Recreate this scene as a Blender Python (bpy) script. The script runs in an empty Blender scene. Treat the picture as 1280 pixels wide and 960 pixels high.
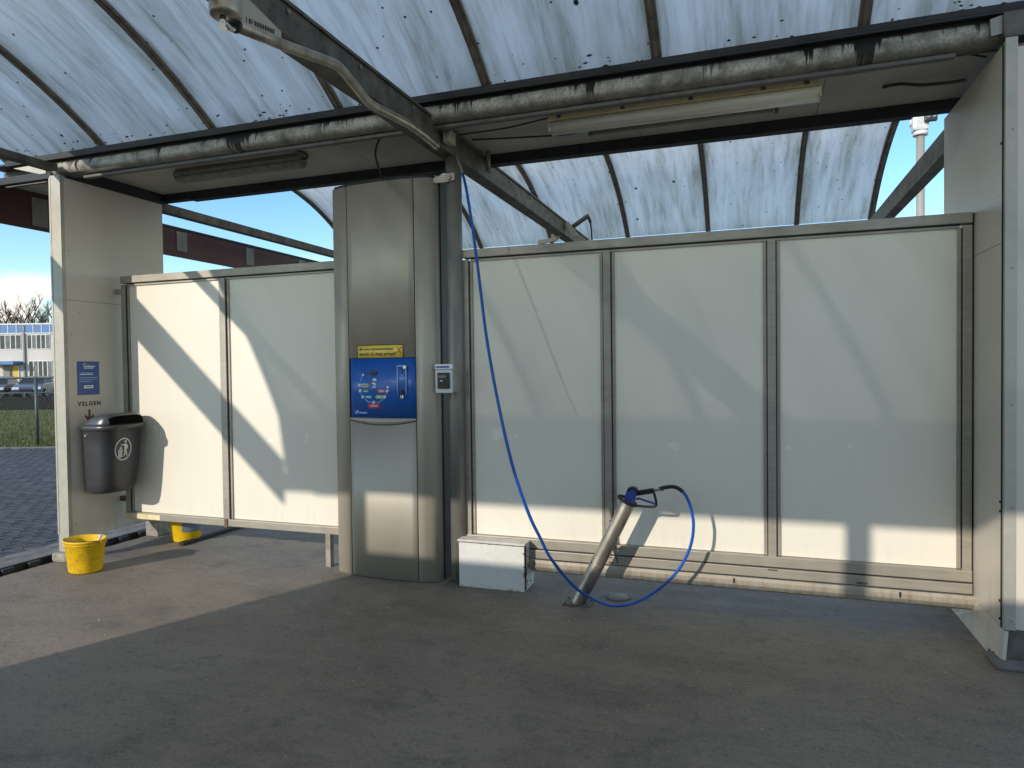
import bpy, bmesh, math, random
import numpy as np
from mathutils import Vector, Matrix
random.seed(7)
rng = np.random.default_rng(7)
sc = bpy.context.scene
COL = sc.collection

# ------------------------------------------------------------------ camera
F_PX = 854.58
YAW, PIT, ROL = 0.33327, 0.022125, -0.012269
CAM = Vector((0.0, -4.6478, 1.566))
FW = Vector((-math.sin(YAW)*math.cos(PIT), math.cos(YAW)*math.cos(PIT), -math.sin(PIT)))
_r = Vector((math.cos(YAW), math.sin(YAW), 0)); _u = _r.cross(FW)
RI = math.cos(ROL)*_r + math.sin(ROL)*_u
UP = -math.sin(ROL)*_r + math.cos(ROL)*_u
cd = bpy.data.cameras.new('camera'); cam = bpy.data.objects.new('camera', cd); COL.objects.link(cam)
cd.sensor_fit = 'HORIZONTAL'; cd.sensor_width = 36.0; cd.lens = F_PX/1280*36.0
cd.clip_start = 0.05; cd.clip_end = 3000
cam.matrix_world = Matrix(((RI.x, UP.x, -FW.x, CAM.x), (RI.y, UP.y, -FW.y, CAM.y), (RI.z, UP.z, -FW.z, CAM.z), (0, 0, 0, 1)))
sc.camera = cam

# ------------------------------------------------------------------ light
TO_SUN = Vector((-0.45, -1.0, 0.41)).normalized()
SUN_EL = math.asin(TO_SUN.z); SUN_ROT = math.atan2(TO_SUN.x, TO_SUN.y)
sd = bpy.data.lights.new('sun', 'SUN'); sd.energy = 2.0; sd.angle = math.radians(0.53); sd.color = (1.0, 0.92, 0.80)
sun = bpy.data.objects.new('sun', sd); COL.objects.link(sun)
sun.rotation_euler = TO_SUN.to_track_quat('Z', 'Y').to_euler()
w = bpy.data.worlds.new('World'); sc.world = w; w.use_nodes = True
wn, wl = w.node_tree.nodes, w.node_tree.links
bg = wn['Background']; bg.inputs['Strength'].default_value = 0.15
sky = wn.new('ShaderNodeTexSky'); sky.sky_type = 'NISHITA'; sky.sun_disc = False
sky.sun_elevation = SUN_EL; sky.sun_rotation = SUN_ROT; sky.air_density = 1.0; sky.dust_density = 0.0; sky.ozone_density = 2.2
# thin streaks low in the sky plus a few cumulus heads near the horizon
tc = wn.new('ShaderNodeTexCoord')
mp = wn.new('ShaderNodeMapping'); mp.inputs['Scale'].default_value = (3.0, 3.0, 16.0); mp.inputs['Location'].default_value = (1.3, 0.4, 0.75)
wl.new(tc.outputs['Generated'], mp.inputs['Vector'])
nz = wn.new('ShaderNodeTexNoise'); nz.inputs['Scale'].default_value = 1.0; nz.inputs['Detail'].default_value = 7; nz.inputs['Roughness'].default_value = 0.55
wl.new(mp.outputs[0], nz.inputs['Vector'])
rp = wn.new('ShaderNodeValToRGB'); rp.color_ramp.elements[0].position = 0.52; rp.color_ramp.elements[1].position = 0.72
wl.new(nz.outputs['Fac'], rp.inputs[0])
mp2 = wn.new('ShaderNodeMapping'); mp2.inputs['Scale'].default_value = (9.0, 9.0, 17.0); mp2.inputs['Location'].default_value = (0.5, 2.2, 0.35)
wl.new(tc.outputs['Generated'], mp2.inputs['Vector'])
nz2 = wn.new('ShaderNodeTexNoise'); nz2.inputs['Scale'].default_value = 1.0; nz2.inputs['Detail'].default_value = 9; nz2.inputs['Roughness'].default_value = 0.6
wl.new(mp2.outputs[0], nz2.inputs['Vector'])
rp2 = wn.new('ShaderNodeValToRGB'); rp2.color_ramp.elements[0].position = 0.52; rp2.color_ramp.elements[1].position = 0.60
wl.new(nz2.outputs['Fac'], rp2.inputs[0])
sep = wn.new('ShaderNodeSeparateXYZ'); wl.new(tc.outputs['Generated'], sep.inputs[0])
def wmath(op, a, b, clamp=False):
    n = wn.new('ShaderNodeMath'); n.operation = op; n.use_clamp = clamp
    for i, v in enumerate((a, b)):
        if isinstance(v, (int, float)): n.inputs[i].default_value = v
        else: wl.new(v, n.inputs[i])
    return n.outputs[0]
def wband(z0, z1, z2, z3):
    a = wn.new('ShaderNodeMapRange'); a.inputs[1].default_value = z0; a.inputs[2].default_value = z1; wl.new(sep.outputs['Z'], a.inputs[0])
    b = wn.new('ShaderNodeMapRange'); b.inputs[1].default_value = z2; b.inputs[2].default_value = z3; b.inputs[3].default_value = 1; b.inputs[4].default_value = 0; wl.new(sep.outputs['Z'], b.inputs[0])
    return wmath('MULTIPLY', a.outputs[0], b.outputs[0])
streaks = wmath('MULTIPLY', rp.outputs[0], wband(0.12, 0.17, 0.22, 0.34))
heads = wmath('MULTIPLY', rp2.outputs[0], wband(0.0, 0.01, 0.095, 0.125))
# thin high cloud out of view, added to whiten the light, thicker towards the top
mp3 = wn.new('ShaderNodeMapping'); mp3.inputs['Scale'].default_value = (1.6, 2.6, 1.6); wl.new(tc.outputs['Generated'], mp3.inputs['Vector'])
nz3 = wn.new('ShaderNodeTexNoise'); nz3.inputs['Scale'].default_value = 1.7; nz3.inputs['Detail'].default_value = 8; nz3.inputs['Roughness'].default_value = 0.6; nz3.inputs['Distortion'].default_value = 0.4
wl.new(mp3.outputs[0], nz3.inputs['Vector'])
rp3 = wn.new('ShaderNodeMapRange'); rp3.inputs[1].default_value = 0.34; rp3.inputs[2].default_value = 0.62; rp3.inputs[3].default_value = 0.05; rp3.inputs[4].default_value = 0.36; wl.new(nz3.outputs['Fac'], rp3.inputs[0])
high = wmath('MULTIPLY', rp3.outputs[0], wband(0.30, 0.55, 2.0, 3.0))
cl = wmath('MAXIMUM', wmath('MAXIMUM', wmath('MULTIPLY', streaks, 0.55), wmath('MULTIPLY', heads, 0.95)), high, True)
hs = wn.new('ShaderNodeHueSaturation'); hs.inputs['Hue'].default_value = 0.502; hs.inputs['Saturation'].default_value = 1.22; hs.inputs['Value'].default_value = 0.90
wl.new(sky.outputs[0], hs.inputs['Color'])
mx = wn.new('ShaderNodeMix'); mx.data_type = 'RGBA'; wl.new(cl, mx.inputs[0]); wl.new(hs.outputs[0], mx.inputs[6]); mx.inputs[7].default_value = (6.1, 5.6, 5.0, 1)
wl.new(mx.outputs[2], bg.inputs['Color'])
vs = sc.view_settings; vs.view_transform = 'Standard'; vs.look = 'None'; vs.exposure = 0.88; vs.gamma = 1.0; vs.use_curve_mapping = False
sc.render.engine = 'CYCLES'
sc.cycles.max_bounces = 10; sc.cycles.transparent_max_bounces = 12; sc.cycles.transmission_bounces = 6

# ------------------------------------------------------------------ materials
class N:
    def __init__(s, name):
        s.m = bpy.data.materials.new(name); s.m.use_nodes = True
        s.n = s.m.node_tree.nodes; s.l = s.m.node_tree.links; s.b = s.n['Principled BSDF']; s.out = s.n['Material Output']
        s.tc = s.n.new('ShaderNodeTexCoord'); s.g = s.n.new('ShaderNodeNewGeometry')
    def noise(s, scale, stretch=(1, 1, 1), detail=5, rough=0.55, dist=0.0, loc=(0, 0, 0)):
        mp = s.n.new('ShaderNodeMapping'); mp.inputs['Scale'].default_value = stretch; mp.inputs['Location'].default_value = loc
        s.l.new(s.g.outputs['Position'], mp.inputs['Vector'])
        t = s.n.new('ShaderNodeTexNoise'); t.inputs['Scale'].default_value = scale; t.inputs['Detail'].default_value = detail
        t.inputs['Roughness'].default_value = rough; t.inputs['Distortion'].default_value = dist
        s.l.new(mp.outputs[0], t.inputs['Vector']); return t.outputs['Fac']
    def voro(s, scale, stretch=(1, 1, 1)):
        mp = s.n.new('ShaderNodeMapping'); mp.inputs['Scale'].default_value = stretch
        s.l.new(s.g.outputs['Position'], mp.inputs['Vector'])
        t = s.n.new('ShaderNodeTexVoronoi'); t.inputs['Scale'].default_value = scale; s.l.new(mp.outputs[0], t.inputs['Vector']); return t
    def ramp(s, f, p0, p1, c0=(0, 0, 0, 1), c1=(1, 1, 1, 1)):
        if p0 > p1: return s.rng(f, p0, p1)
        r = s.n.new('ShaderNodeValToRGB'); e = r.color_ramp.elements
        e[0].position = p0; e[1].position = p1; e[0].color = c0; e[1].color = c1
        s.l.new(f, r.inputs[0]); return r.outputs[0]
    def math(s, op, a, b=0.0, clamp=False):
        n = s.n.new('ShaderNodeMath'); n.operation = op; n.use_clamp = clamp
        for i, v in enumerate((a, b)):
            if isinstance(v, (int, float)): n.inputs[i].default_value = v
            else: s.l.new(v, n.inputs[i])
        return n.outputs[0]
    def mix(s, f, a, b):
        n = s.n.new('ShaderNodeMix'); n.data_type = 'RGBA'
        if isinstance(f, (int, float)): n.inputs[0].default_value = f
        else: s.l.new(f, n.inputs[0])
        for i, v in ((6, a), (7, b)):
            if isinstance(v, tuple): n.inputs[i].default_value = v if len(v) == 4 else v+(1,)
            else: s.l.new(v, n.inputs[i])
        return n.outputs[2]
    def base(s, c):
        if isinstance(c, tuple): s.b.inputs['Base Color'].default_value = c if len(c) == 4 else c+(1,)
        else: s.l.new(c, s.b.inputs['Base Color'])
    def rough(s, r):
        if isinstance(r, (int, float)): s.b.inputs['Roughness'].default_value = r
        else: s.l.new(r, s.b.inputs['Roughness'])
    def bump(s, f, dist=0.002, strength=0.5):
        b = s.n.new('ShaderNodeBump'); b.inputs['Distance'].default_value = dist; b.inputs['Strength'].default_value = strength
        s.l.new(f, b.inputs['Height']); s.l.new(b.outputs[0], s.b.inputs['Normal'])
    def pos(s):
        p = s.n.new('ShaderNodeSeparateXYZ'); s.l.new(s.g.outputs['Position'], p.inputs[0]); return p.outputs
    def rng(s, f, a, b, c=0.0, d=1.0):
        n = s.n.new('ShaderNodeMapRange'); n.inputs[1].default_value = a; n.inputs[2].default_value = b; n.inputs[3].default_value = c; n.inputs[4].default_value = d
        s.l.new(f, n.inputs[0]); return n.outputs[0]

def simple(name, c, rough=0.6, metal=0.0, var=0.12, scale=6.0, bump=0.0, bscale=60.0, stretch=(1, 1, 1), coat=0.0):
    a = N(name); f = a.noise(scale, stretch)
    d = tuple(x*(1-var*2) for x in c); l = tuple(min(1, x*(1+var)) for x in c)
    a.base(a.ramp(f, 0.3, 0.7, d+(1,), l+(1,)))
    a.rough(rough); a.b.inputs['Metallic'].default_value = metal
    if coat: a.b.inputs['Coat Weight'].default_value = coat
    if bump: a.bump(a.noise(bscale, stretch), bump, 0.6)
    return a.m

M = {}
# wash-bay floor: trowelled concrete, blotched and stained
a = N('stained_concrete')
f1 = a.noise(0.9, (1, 1.5, 1), 7, 0.6, 0.6); f2 = a.noise(3.1, (1, 1.3, 1), 8, 0.65, 0.3, (4, 2, 0)); f3 = a.noise(75, detail=3)
f4 = a.noise(0.55, (1, 1, 1), 6, 0.6, 1.2, (9, 3, 0))
c = a.ramp(f1, 0.32, 0.68, (0.130, 0.110, 0.086, 1), (0.235, 0.200, 0.158, 1))
c = a.mix(a.ramp(f2, 0.50, 0.74), c, (0.225, 0.192, 0.140, 1))
c = a.mix(a.math('MULTIPLY', a.ramp(f2, 0.46, 0.30), 0.55), c, (0.062, 0.055, 0.048, 1))
c = a.mix(a.math('MULTIPLY', a.ramp(f4, 0.56, 0.72), 0.35), c, (0.13, 0.088, 0.066, 1))
v = a.voro(7.0); sp = a.ramp(v.outputs['Distance'], 0.065, 0.04); keep = a.ramp(a.noise(2.2, loc=(3, 8, 0)), 0.50, 0.54)
c = a.mix(a.math('MULTIPLY', a.math('MULTIPLY', sp, keep), 0.7), c, (0.36, 0.33, 0.27, 1))
v = a.voro(3.3); sp = a.ramp(v.outputs['Distance'], 0.05, 0.03)
c = a.mix(a.math('MULTIPLY', sp, 0.45), c, (0.03, 0.027, 0.024, 1))
c = a.mix(a.math('MULTIPLY', a.ramp(f3, 0.50, 0.66), 0.42), c, (0.30, 0.26, 0.205, 1)); f7 = a.noise(38, detail=4, rough=0.7, loc=(3, 3, 0)); c = a.mix(a.math('MULTIPLY', a.ramp(f7, 0.46, 0.34), 0.5), c, (0.060, 0.050, 0.040, 1))
f5 = a.noise(11, (1, 1.6, 1), 8, 0.72, 0.8, (1, 7, 0)); c = a.mix(a.math('MULTIPLY', a.ramp(f5, 0.50, 0.66), 0.34), c, (0.235, 0.205, 0.155, 1)); c = a.mix(a.math('MULTIPLY', a.ramp(f5, 0.46, 0.32), 0.40), c, (0.072, 0.060, 0.048, 1))
f6 = a.noise(1.7, (0.4, 3.2, 1), 7, 0.7, 0.5, (2, 5, 0)); c = a.mix(a.math('MULTIPLY', a.ramp(f6, 0.54, 0.62), 0.22), c, (0.25, 0.22, 0.17, 1))
v = a.voro(26.0); sp = a.ramp(v.outputs['Distance'], 0.09, 0.05); k2 = a.ramp(v.outputs['Color'], 0.20, 0.18); c = a.mix(a.math('MULTIPLY', a.math('MULTIPLY', sp, k2), 0.7), c, (0.035, 0.03, 0.025, 1))
a.base(c); a.rough(a.ramp(f1, 0.3, 0.7, (0.62, 0.62, 0.62, 1), (0.85, 0.85, 0.85, 1)))
a.bump(a.math('ADD', a.math('MULTIPLY', f3, 0.6), a.math('MULTIPLY', f5, 1.2)), 0.005, 0.6); M['floor'] = a.m
M['yard'] = simple('pale_bounce_yard', (0.52, 0.44, 0.325), 0.9, var=0.12, scale=1.2, bump=0.003)  # unseen yard, made pale and warm to bounce sunlight into the bay
M['kerb'] = simple('kerb_concrete', (0.17, 0.165, 0.155), 0.85, var=0.2, scale=9, bump=0.004)
M['foot'] = simple('foot_concrete', (0.33, 0.30, 0.25), 0.85, var=0.18, scale=14, bump=0.006, bscale=50)
# cream laminated panels
a = N('cream_laminate'); f = a.noise(1.4, (1, 1, 0.5), 4); p = a.pos()
c = a.mix(a.ramp(f, 0.3, 0.7), (0.752, 0.698, 0.588), (0.787, 0.733, 0.628))
g = a.noise(30, (1, 1, 0.03), 4, 0.7); c = a.mix(a.math('MULTIPLY', a.ramp(g, 0.55, 0.75), 0.10), c, (0.60, 0.57, 0.47))
sc_ = a.noise(5.5, (1, 1, 1.2), 4, 0.6, loc=(2, 0, 1)); pale_marks = a.math('MULTIPLY', a.ramp(sc_, 0.63, 0.68), a.math('MULTIPLY', a.rng(p[2], 0.95, 1.0), a.rng(p[2], 1.16, 1.1))); c = a.mix(a.math('MULTIPLY', pale_marks, 0.6), c, (0.93, 0.93, 0.90))  # pale marks in a band at mid height
g = a.noise(26, (1, 1, 0.08), 3); low = a.rng(p[2], 0.62, 0.30); c = a.mix(a.math('MULTIPLY', a.math('MULTIPLY', a.ramp(g, 0.5, 0.75), low), 0.22), c, (0.5, 0.46, 0.38))
a.base(c); a.rough(a.ramp(f, 0.3, 0.7, (0.30, 0.30, 0.30, 1), (0.40, 0.40, 0.40, 1))); a.bump(f, 0.004, 0.2); M['panel'] = a.m
a = N('wall_cladding'); f = a.noise(1.1, (1, 1, 0.6), 5); p = a.pos()
c = a.mix(a.ramp(f, 0.3, 0.7), (0.56, 0.505, 0.42), (0.62, 0.562, 0.475))
g = a.noise(20, (1, 1, 0.1), 4); c = a.mix(a.math('MULTIPLY', a.math('MULTIPLY', a.ramp(g, 0.45, 0.7), a.rng(p[2], 0.5, 0.05)), 0.5), c, (0.33, 0.28, 0.2))
v = a.voro(9.0); c = a.mix(a.math('MULTIPLY', a.ramp(v.outputs['Distance'], 0.07, 0.04), a.ramp(a.noise(1.7), 0.55, 0.6)), c, (0.3, 0.26, 0.2))
a.base(c); a.rough(0.42); a.bump(f, 0.004, 0.2); M['clad'] = a.m
# anodised aluminium frame, grubby
a = N('grubby_anodised_frame'); f = a.noise(3, (1, 1, 1), 6, 0.6); f2 = a.noise(40, (0.15, 0.15, 1), 3)
p = a.pos(); low = a.rng(p[2], 0.5, 0.1)
c = a.ramp(f, 0.3, 0.7, (0.30, 0.27, 0.225, 1), (0.40, 0.365, 0.31, 1)); c = a.mix(a.math('MULTIPLY', a.ramp(f2, 0.45, 0.7), 0.3), c, (0.20, 0.17, 0.13))
c = a.mix(a.math('MULTIPLY', a.math('MULTIPLY', a.ramp(a.noise(14, (1, 1, 0.7), 5), 0.45, 0.65), low), 0.75), c, (0.38, 0.315, 0.24))
a.base(c); a.b.inputs['Metallic'].default_value = 0.35; a.rough(0.48); a.bump(f2, 0.001, 0.4); M['frame'] = a.m
a = N('lime_streaked_sill'); f = a.noise(3, (1, 1, 1), 6); f2 = a.noise(34, (1, 1, 0.05), 4, 0.7)
p = a.pos(); c = a.ramp(f, 0.3, 0.7, (0.31, 0.265, 0.20, 1), (0.39, 0.345, 0.275, 1))
c = a.mix(a.math('MULTIPLY', a.ramp(f2, 0.48, 0.62), a.rng(p[2], 0.19, 0.13, 0.1, 0.9)), c, (0.47, 0.44, 0.37))
c = a.mix(a.math('MULTIPLY', a.ramp(a.noise(22, (1, 1, 0.3), 4), 0.5, 0.65), 0.4), c, (0.19, 0.13, 0.085))
a.base(c); a.rough(0.55); a.b.inputs['Metallic'].default_value = 0.2; M['sill'] = a.m
M['gap'] = simple('black_gap_rubber', (0.018, 0.016, 0.013), 0.7)
# brushed stainless
a = N('brushed_stainless'); f = a.noise(90, (1, 1, 0.03), 4, 0.6); f2 = a.noise(1.6, (1, 1, 0.35), 5); p = a.pos()
c = a.ramp(f2, 0.3, 0.7, (0.43, 0.385, 0.31, 1), (0.54, 0.485, 0.395, 1)); c = a.mix(a.math('MULTIPLY', a.ramp(f, 0.4, 0.6), 0.25), c, (0.45, 0.42, 0.36))
c = a.mix(a.math('MULTIPLY', a.math('MULTIPLY', a.ramp(a.noise(11, (1, 1, 0.12), 5, 0.65), 0.48, 0.7), a.rng(p[2], 0.7, 0.1)), 0.35), c, (0.30, 0.25, 0.19))
a.base(c); a.b.inputs['Metallic'].default_value = 0.35
a.rough(a.ramp(f2, 0.3, 0.7, (0.50, 0.50, 0.50, 1), (0.58, 0.58, 0.58, 1))); a.bump(f, 0.0006, 0.35); M['steel'] = a.m
M['tube'] = simple('worn_steel_tube', (0.40, 0.36, 0.30), 0.38, 0.8, 0.2, 12, 0.001, 80, (1, 1, 0.4))
M['galv'] = simple('galvanised_post', (0.42, 0.395, 0.335), 0.5, 0.3, 0.05, 14, 0.0005, 40)
M['column'] = simple('grey_column_paint', (0.27, 0.26, 0.23), 0.45, 0.3, 0.2, 9, 0.001, 40, (1, 1, 0.2))
M['beam'] = simple('dark_weathered_steel', (0.125, 0.115, 0.10), 0.6, 0.2, 0.3, 8, 0.0015, 40)
M['rib'] = simple('canopy_rib_aluminium', (0.20, 0.175, 0.145), 0.55, 0.25, 0.2, 14, 0.001, 60)
M['darkbeam'] = simple('near_black_beam', (0.022, 0.022, 0.024), 0.6, 0.1, 0.2, 8)
# galvanised gutter with black weeping stains, darker along top edge and underside
a = N('weeping_gutter'); f = a.noise(60, (1, 1, 1), 5, 0.7); st = a.noise(2.6, (1, 0.02, 0.02), 7, 0.8, 0.1); st2 = a.noise(19, (1, 0.02, 0.03), 5, 0.7, 0.15, (5, 0, 0)); p = a.pos()
c = a.ramp(f, 0.35, 0.66, (0.30, 0.285, 0.24, 1), (0.62, 0.58, 0.49, 1)); c = a.mix(a.ramp(a.noise(9, detail=4), 0.45, 0.7), c, (0.17, 0.16, 0.13))
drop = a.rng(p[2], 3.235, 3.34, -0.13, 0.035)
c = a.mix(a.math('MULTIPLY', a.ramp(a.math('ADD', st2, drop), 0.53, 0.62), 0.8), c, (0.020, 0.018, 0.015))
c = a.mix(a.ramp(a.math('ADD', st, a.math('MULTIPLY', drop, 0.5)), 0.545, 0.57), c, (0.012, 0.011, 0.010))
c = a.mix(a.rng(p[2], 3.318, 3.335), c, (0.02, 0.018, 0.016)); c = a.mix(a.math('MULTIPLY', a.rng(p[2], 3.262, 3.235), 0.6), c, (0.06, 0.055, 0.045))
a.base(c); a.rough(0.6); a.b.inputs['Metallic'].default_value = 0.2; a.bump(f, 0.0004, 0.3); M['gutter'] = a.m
M['soffit'] = simple('soffit_board', (0.52, 0.49, 0.42), 0.6, 0, 0.1, 1.6)
# weathered translucent roof sheet: dirt streaks along the curve
def roof_mat(name, off):
    a = N(name)
    s1 = a.noise(3.2, (1, 0.16, 0.16), 7, 0.62, 0.25, (off, 0, 0)); s2 = a.noise(16, (1, 0.10, 0.10), 6, 0.65, 0.1, (off*2, 0, 0)); gr = a.noise(120, detail=2); p = a.pos()
    big = a.noise(1.0, (1, 0.5, 0.5), 5, 0.6, 0.3, (off, 3, 0))
    dirt = a.math('ADD', a.math('MULTIPLY', a.ramp(s1, 0.44, 0.66), 0.55), a.math('MULTIPLY', a.ramp(s2, 0.47, 0.66), 0.45))
    dirt = a.math('ADD', dirt, a.math('MULTIPLY', a.ramp(big, 0.48, 0.72), 0.35))
    fx = a.math('FRACT', a.math('DIVIDE', a.math('ADD', p[0], 6.03+11.05), 1.105)); edge = a.math('ABSOLUTE', a.math('SUBTRACT', fx, 0.5))
    dirt = a.math('ADD', dirt, a.math('MULTIPLY', a.math('MULTIPLY', a.rng(edge, 0.36, 0.49), a.ramp(a.noise(5, (1, 0.3, 0.3), 5, loc=(off, 1, 0)), 0.35, 0.65)), 0.55))
    dirt = a.math('ADD', dirt, a.math('MULTIPLY', a.rng(p[2], 3.52, 3.40), 0.22), True)
    v = a.voro(4.2, (1, 0.8, 0.8)); spot = a.ramp(v.outputs['Distance'], 0.085, 0.060); sel = a.ramp(v.outputs['Color'], 0.40, 0.41)
    v2 = a.voro(13.0); spot2 = a.ramp(v2.outputs['Distance'], 0.14, 0.08); sel2 = a.ramp(v2.outputs['Color'], 0.33, 0.32)
    spots = a.math('MAXIMUM', a.math('MULTIPLY', spot, a.math('SUBTRACT', 1.0, sel)), a.math('MULTIPLY', spot2, sel2), True)
    tr = a.n.new('ShaderNodeBsdfTransparent'); tl = a.n.new('ShaderNodeBsdfTranslucent'); df = a.n.new('ShaderNodeBsdfDiffuse')
    tcol = a.mix(dirt, (0.70, 0.80, 0.88), (0.22, 0.24, 0.20)); tcol = a.mix(a.math('MULTIPLY', a.ramp(gr, 0.45, 0.7), 0.3), tcol, (0.3, 0.36, 0.4)); tcol = a.mix(spots, tcol, (0.01, 0.015, 0.02))
    a.l.new(tcol, tr.inputs[0])
    lcol = a.mix(dirt, (0.72, 0.69, 0.60), (0.32, 0.31, 0.23)); lcol = a.mix(spots, lcol, (0.015, 0.02, 0.025)); a.l.new(lcol, tl.inputs[0])
    a.l.new(a.mix(spots, (0.5, 0.52, 0.5), (0.02, 0.02, 0.02)), df.inputs[0])
    m1 = a.n.new('ShaderNodeMixShader'); m1.inputs[0].default_value = 0.90; a.l.new(tr.outputs[0], m1.inputs[1]); a.l.new(tl.outputs[0], m1.inputs[2])
    m2 = a.n.new('ShaderNodeMixShader'); m2.inputs[0].default_value = 0.06; a.l.new(m1.outputs[0], m2.inputs[1]); a.l.new(df.outputs[0], m2.inputs[2])
    a.l.new(m2.outputs[0], a.out.inputs['Surface']); return a.m
M['roof'] = [roof_mat('weathered_roof_sheet', k*3.7) for k in range(3)]
M['blue'] = simple('blue_panel_face', (0.009, 0.105, 0.44), 0.30, 0, 0.04)
M['cyanline'] = simple('pale_blue_print', (0.30, 0.52, 0.85), 0.4, 0, 0.03)
M['slotblue'] = simple('raised_blue_strip', (0.05, 0.15, 0.48), 0.3, 0, 0.05)
M['white'] = simple('white_print', (0.80, 0.82, 0.85), 0.4, 0, 0.03)
M['yellow'] = simple('yellow_notice', (0.93, 0.66, 0.09), 0.4, 0, 0.06)
M['black'] = simple('black_print', (0.02, 0.02, 0.022), 0.5, 0, 0.05)
M['brownprint'] = simple('brown_print', (0.16, 0.06, 0.02), 0.5, 0, 0.05)
M['cream'] = simple('cream_print', (0.62, 0.56, 0.36), 0.4); M['green'] = simple('green_print', (0.03, 0.27, 0.11), 0.4)
M['cyan'] = simple('cyan_print', (0.02, 0.30, 0.55), 0.4); M['lime'] = simple('lime_print', (0.30, 0.50, 0.14), 0.4)
M['pink'] = simple('rose_print', (0.62, 0.12, 0.15), 0.4); M['red'] = simple('red_print', (0.52, 0.03, 0.05), 0.4)
M['olive'] = simple('dim_display', (0.07, 0.08, 0.06), 0.2)
M['poster'] = simple('blue_poster', (0.020, 0.085, 0.30), 0.35, 0, 0.06)
M['darkred'] = simple('faded_red_paint', (0.16, 0.035, 0.02), 0.6, 0, 0.15, 12)
M['binplastic'] = simple('charcoal_plastic', (0.040, 0.041, 0.046), 0.36, 0, 0.12, 5, 0.0006, 200)
M['binlid'] = simple('charcoal_plastic_lid', (0.060, 0.062, 0.068), 0.30, 0, 0.12, 5, 0.0006, 200)
M['bin_black'] = simple('bin_hole_shade', (0.004, 0.004, 0.004), 0.95); M['bin_black'].node_tree.nodes['Principled BSDF'].inputs['Specular IOR Level'].default_value = 0.05
M['sticker'] = simple('white_sticker', (0.66, 0.68, 0.68), 0.5, 0, 0.05)
a = N('dirty_yellow_bucket'); f = a.noise(9, (1, 1, 1), 7, 0.65, 0.5); f2 = a.noise(38, (1, 1, 2.0), 5, 0.7); p = a.pos()
c = a.mix(a.math('MULTIPLY', a.ramp(f, 0.5, 0.68), 0.65), (0.80, 0.50, 0.004), (0.60, 0.29, 0.012)); c = a.mix(a.math('MULTIPLY', a.math('MULTIPLY', a.ramp(f2, 0.5, 0.66), a.ramp(f, 0.38, 0.55)), 0.75), c, (0.20, 0.11, 0.02))
a.base(c); a.rough(0.42); a.b.inputs['Subsurface Weight'].default_value = 0.0; M['bucket'] = a.m
M['bucketgrey'] = simple('grey_bucket_label', (0.17, 0.20, 0.26), 0.5)
a = N('blue_hose_rubber'); a.base((0.010, 0.090, 0.42)); a.rough(0.28); M['hose'] = a.m
M['gunblue'] = simple('blue_gun_grip', (0.045, 0.075, 0.34), 0.35); M['gunblack'] = simple('black_gun_plastic', (0.014, 0.014, 0.016), 0.4)
M['chrome'] = simple('polished_fitting', (0.62, 0.60, 0.56), 0.25, 1.0, 0.1)
M['boxwhite'] = None
a = N('chipped_white_box'); p = a.pos(); f = a.noise(24, (1, 1, 1.6), 6, 0.7, 0.4)
edge = a.math('MAXIMUM', a.rng(p[2], 0.300, 0.326), a.rng(p[2], 0.035, 0.0)); edge = a.math('MAXIMUM', edge, a.rng(p[0], -1.515, -1.488))
chips = a.ramp(a.math('ADD', f, a.math('MULTIPLY', edge, 0.16)), 0.70, 0.73); c = a.mix(a.ramp(a.noise(3, detail=5), 0.3, 0.7), (0.60, 0.59, 0.55), (0.68, 0.67, 0.63))
c = a.mix(a.math('MULTIPLY', a.ramp(f, 0.5, 0.68), 0.25), c, (0.42, 0.38, 0.3)); c = a.mix(chips, c, (0.10, 0.085, 0.06)); a.base(c); a.rough(0.5); M['boxwhite'] = a.m
M['boxlid'] = simple('weathered_white_lid', (0.58, 0.56, 0.50), 0.55, 0, 0.10, 9)
M['lampyellow'] = simple('yellowed_lamp_housing', (0.78, 0.66, 0.38), 0.45, 0, 0.1, 20)
a = N('lamp_diffuser'); f = a.noise(30, (0.05, 1, 1), 3); a.base(a.ramp(f, 0.35, 0.65, (0.55, 0.53, 0.43, 1), (0.70, 0.68, 0.58, 1))); a.rough(0.25); M['diffuser'] = a.m
M['lampgrey'] = simple('grey_lamp_tray', (0.26, 0.255, 0.235), 0.5, 0, 0.15, 20)
M['cable'] = simple('dark_cable', (0.035, 0.033, 0.03), 0.5); M['conduit'] = simple('grey_conduit', (0.13, 0.125, 0.115), 0.5, 0, 0.15, 20)
M['fascia'] = simple('dark_red_fascia', (0.060, 0.014, 0.016), 0.5, 0, 0.2, 3)
M['plate'] = simple('grey_bracket_plate', (0.20, 0.20, 0.20), 0.5, 0.2, 0.15)
M['camwhite'] = simple('white_camera_shell', (0.72, 0.72, 0.70), 0.35)
M['rust'] = simple('rusty_bracket', (0.17, 0.105, 0.055), 0.75, 0.1, 0.3, 40)
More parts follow.
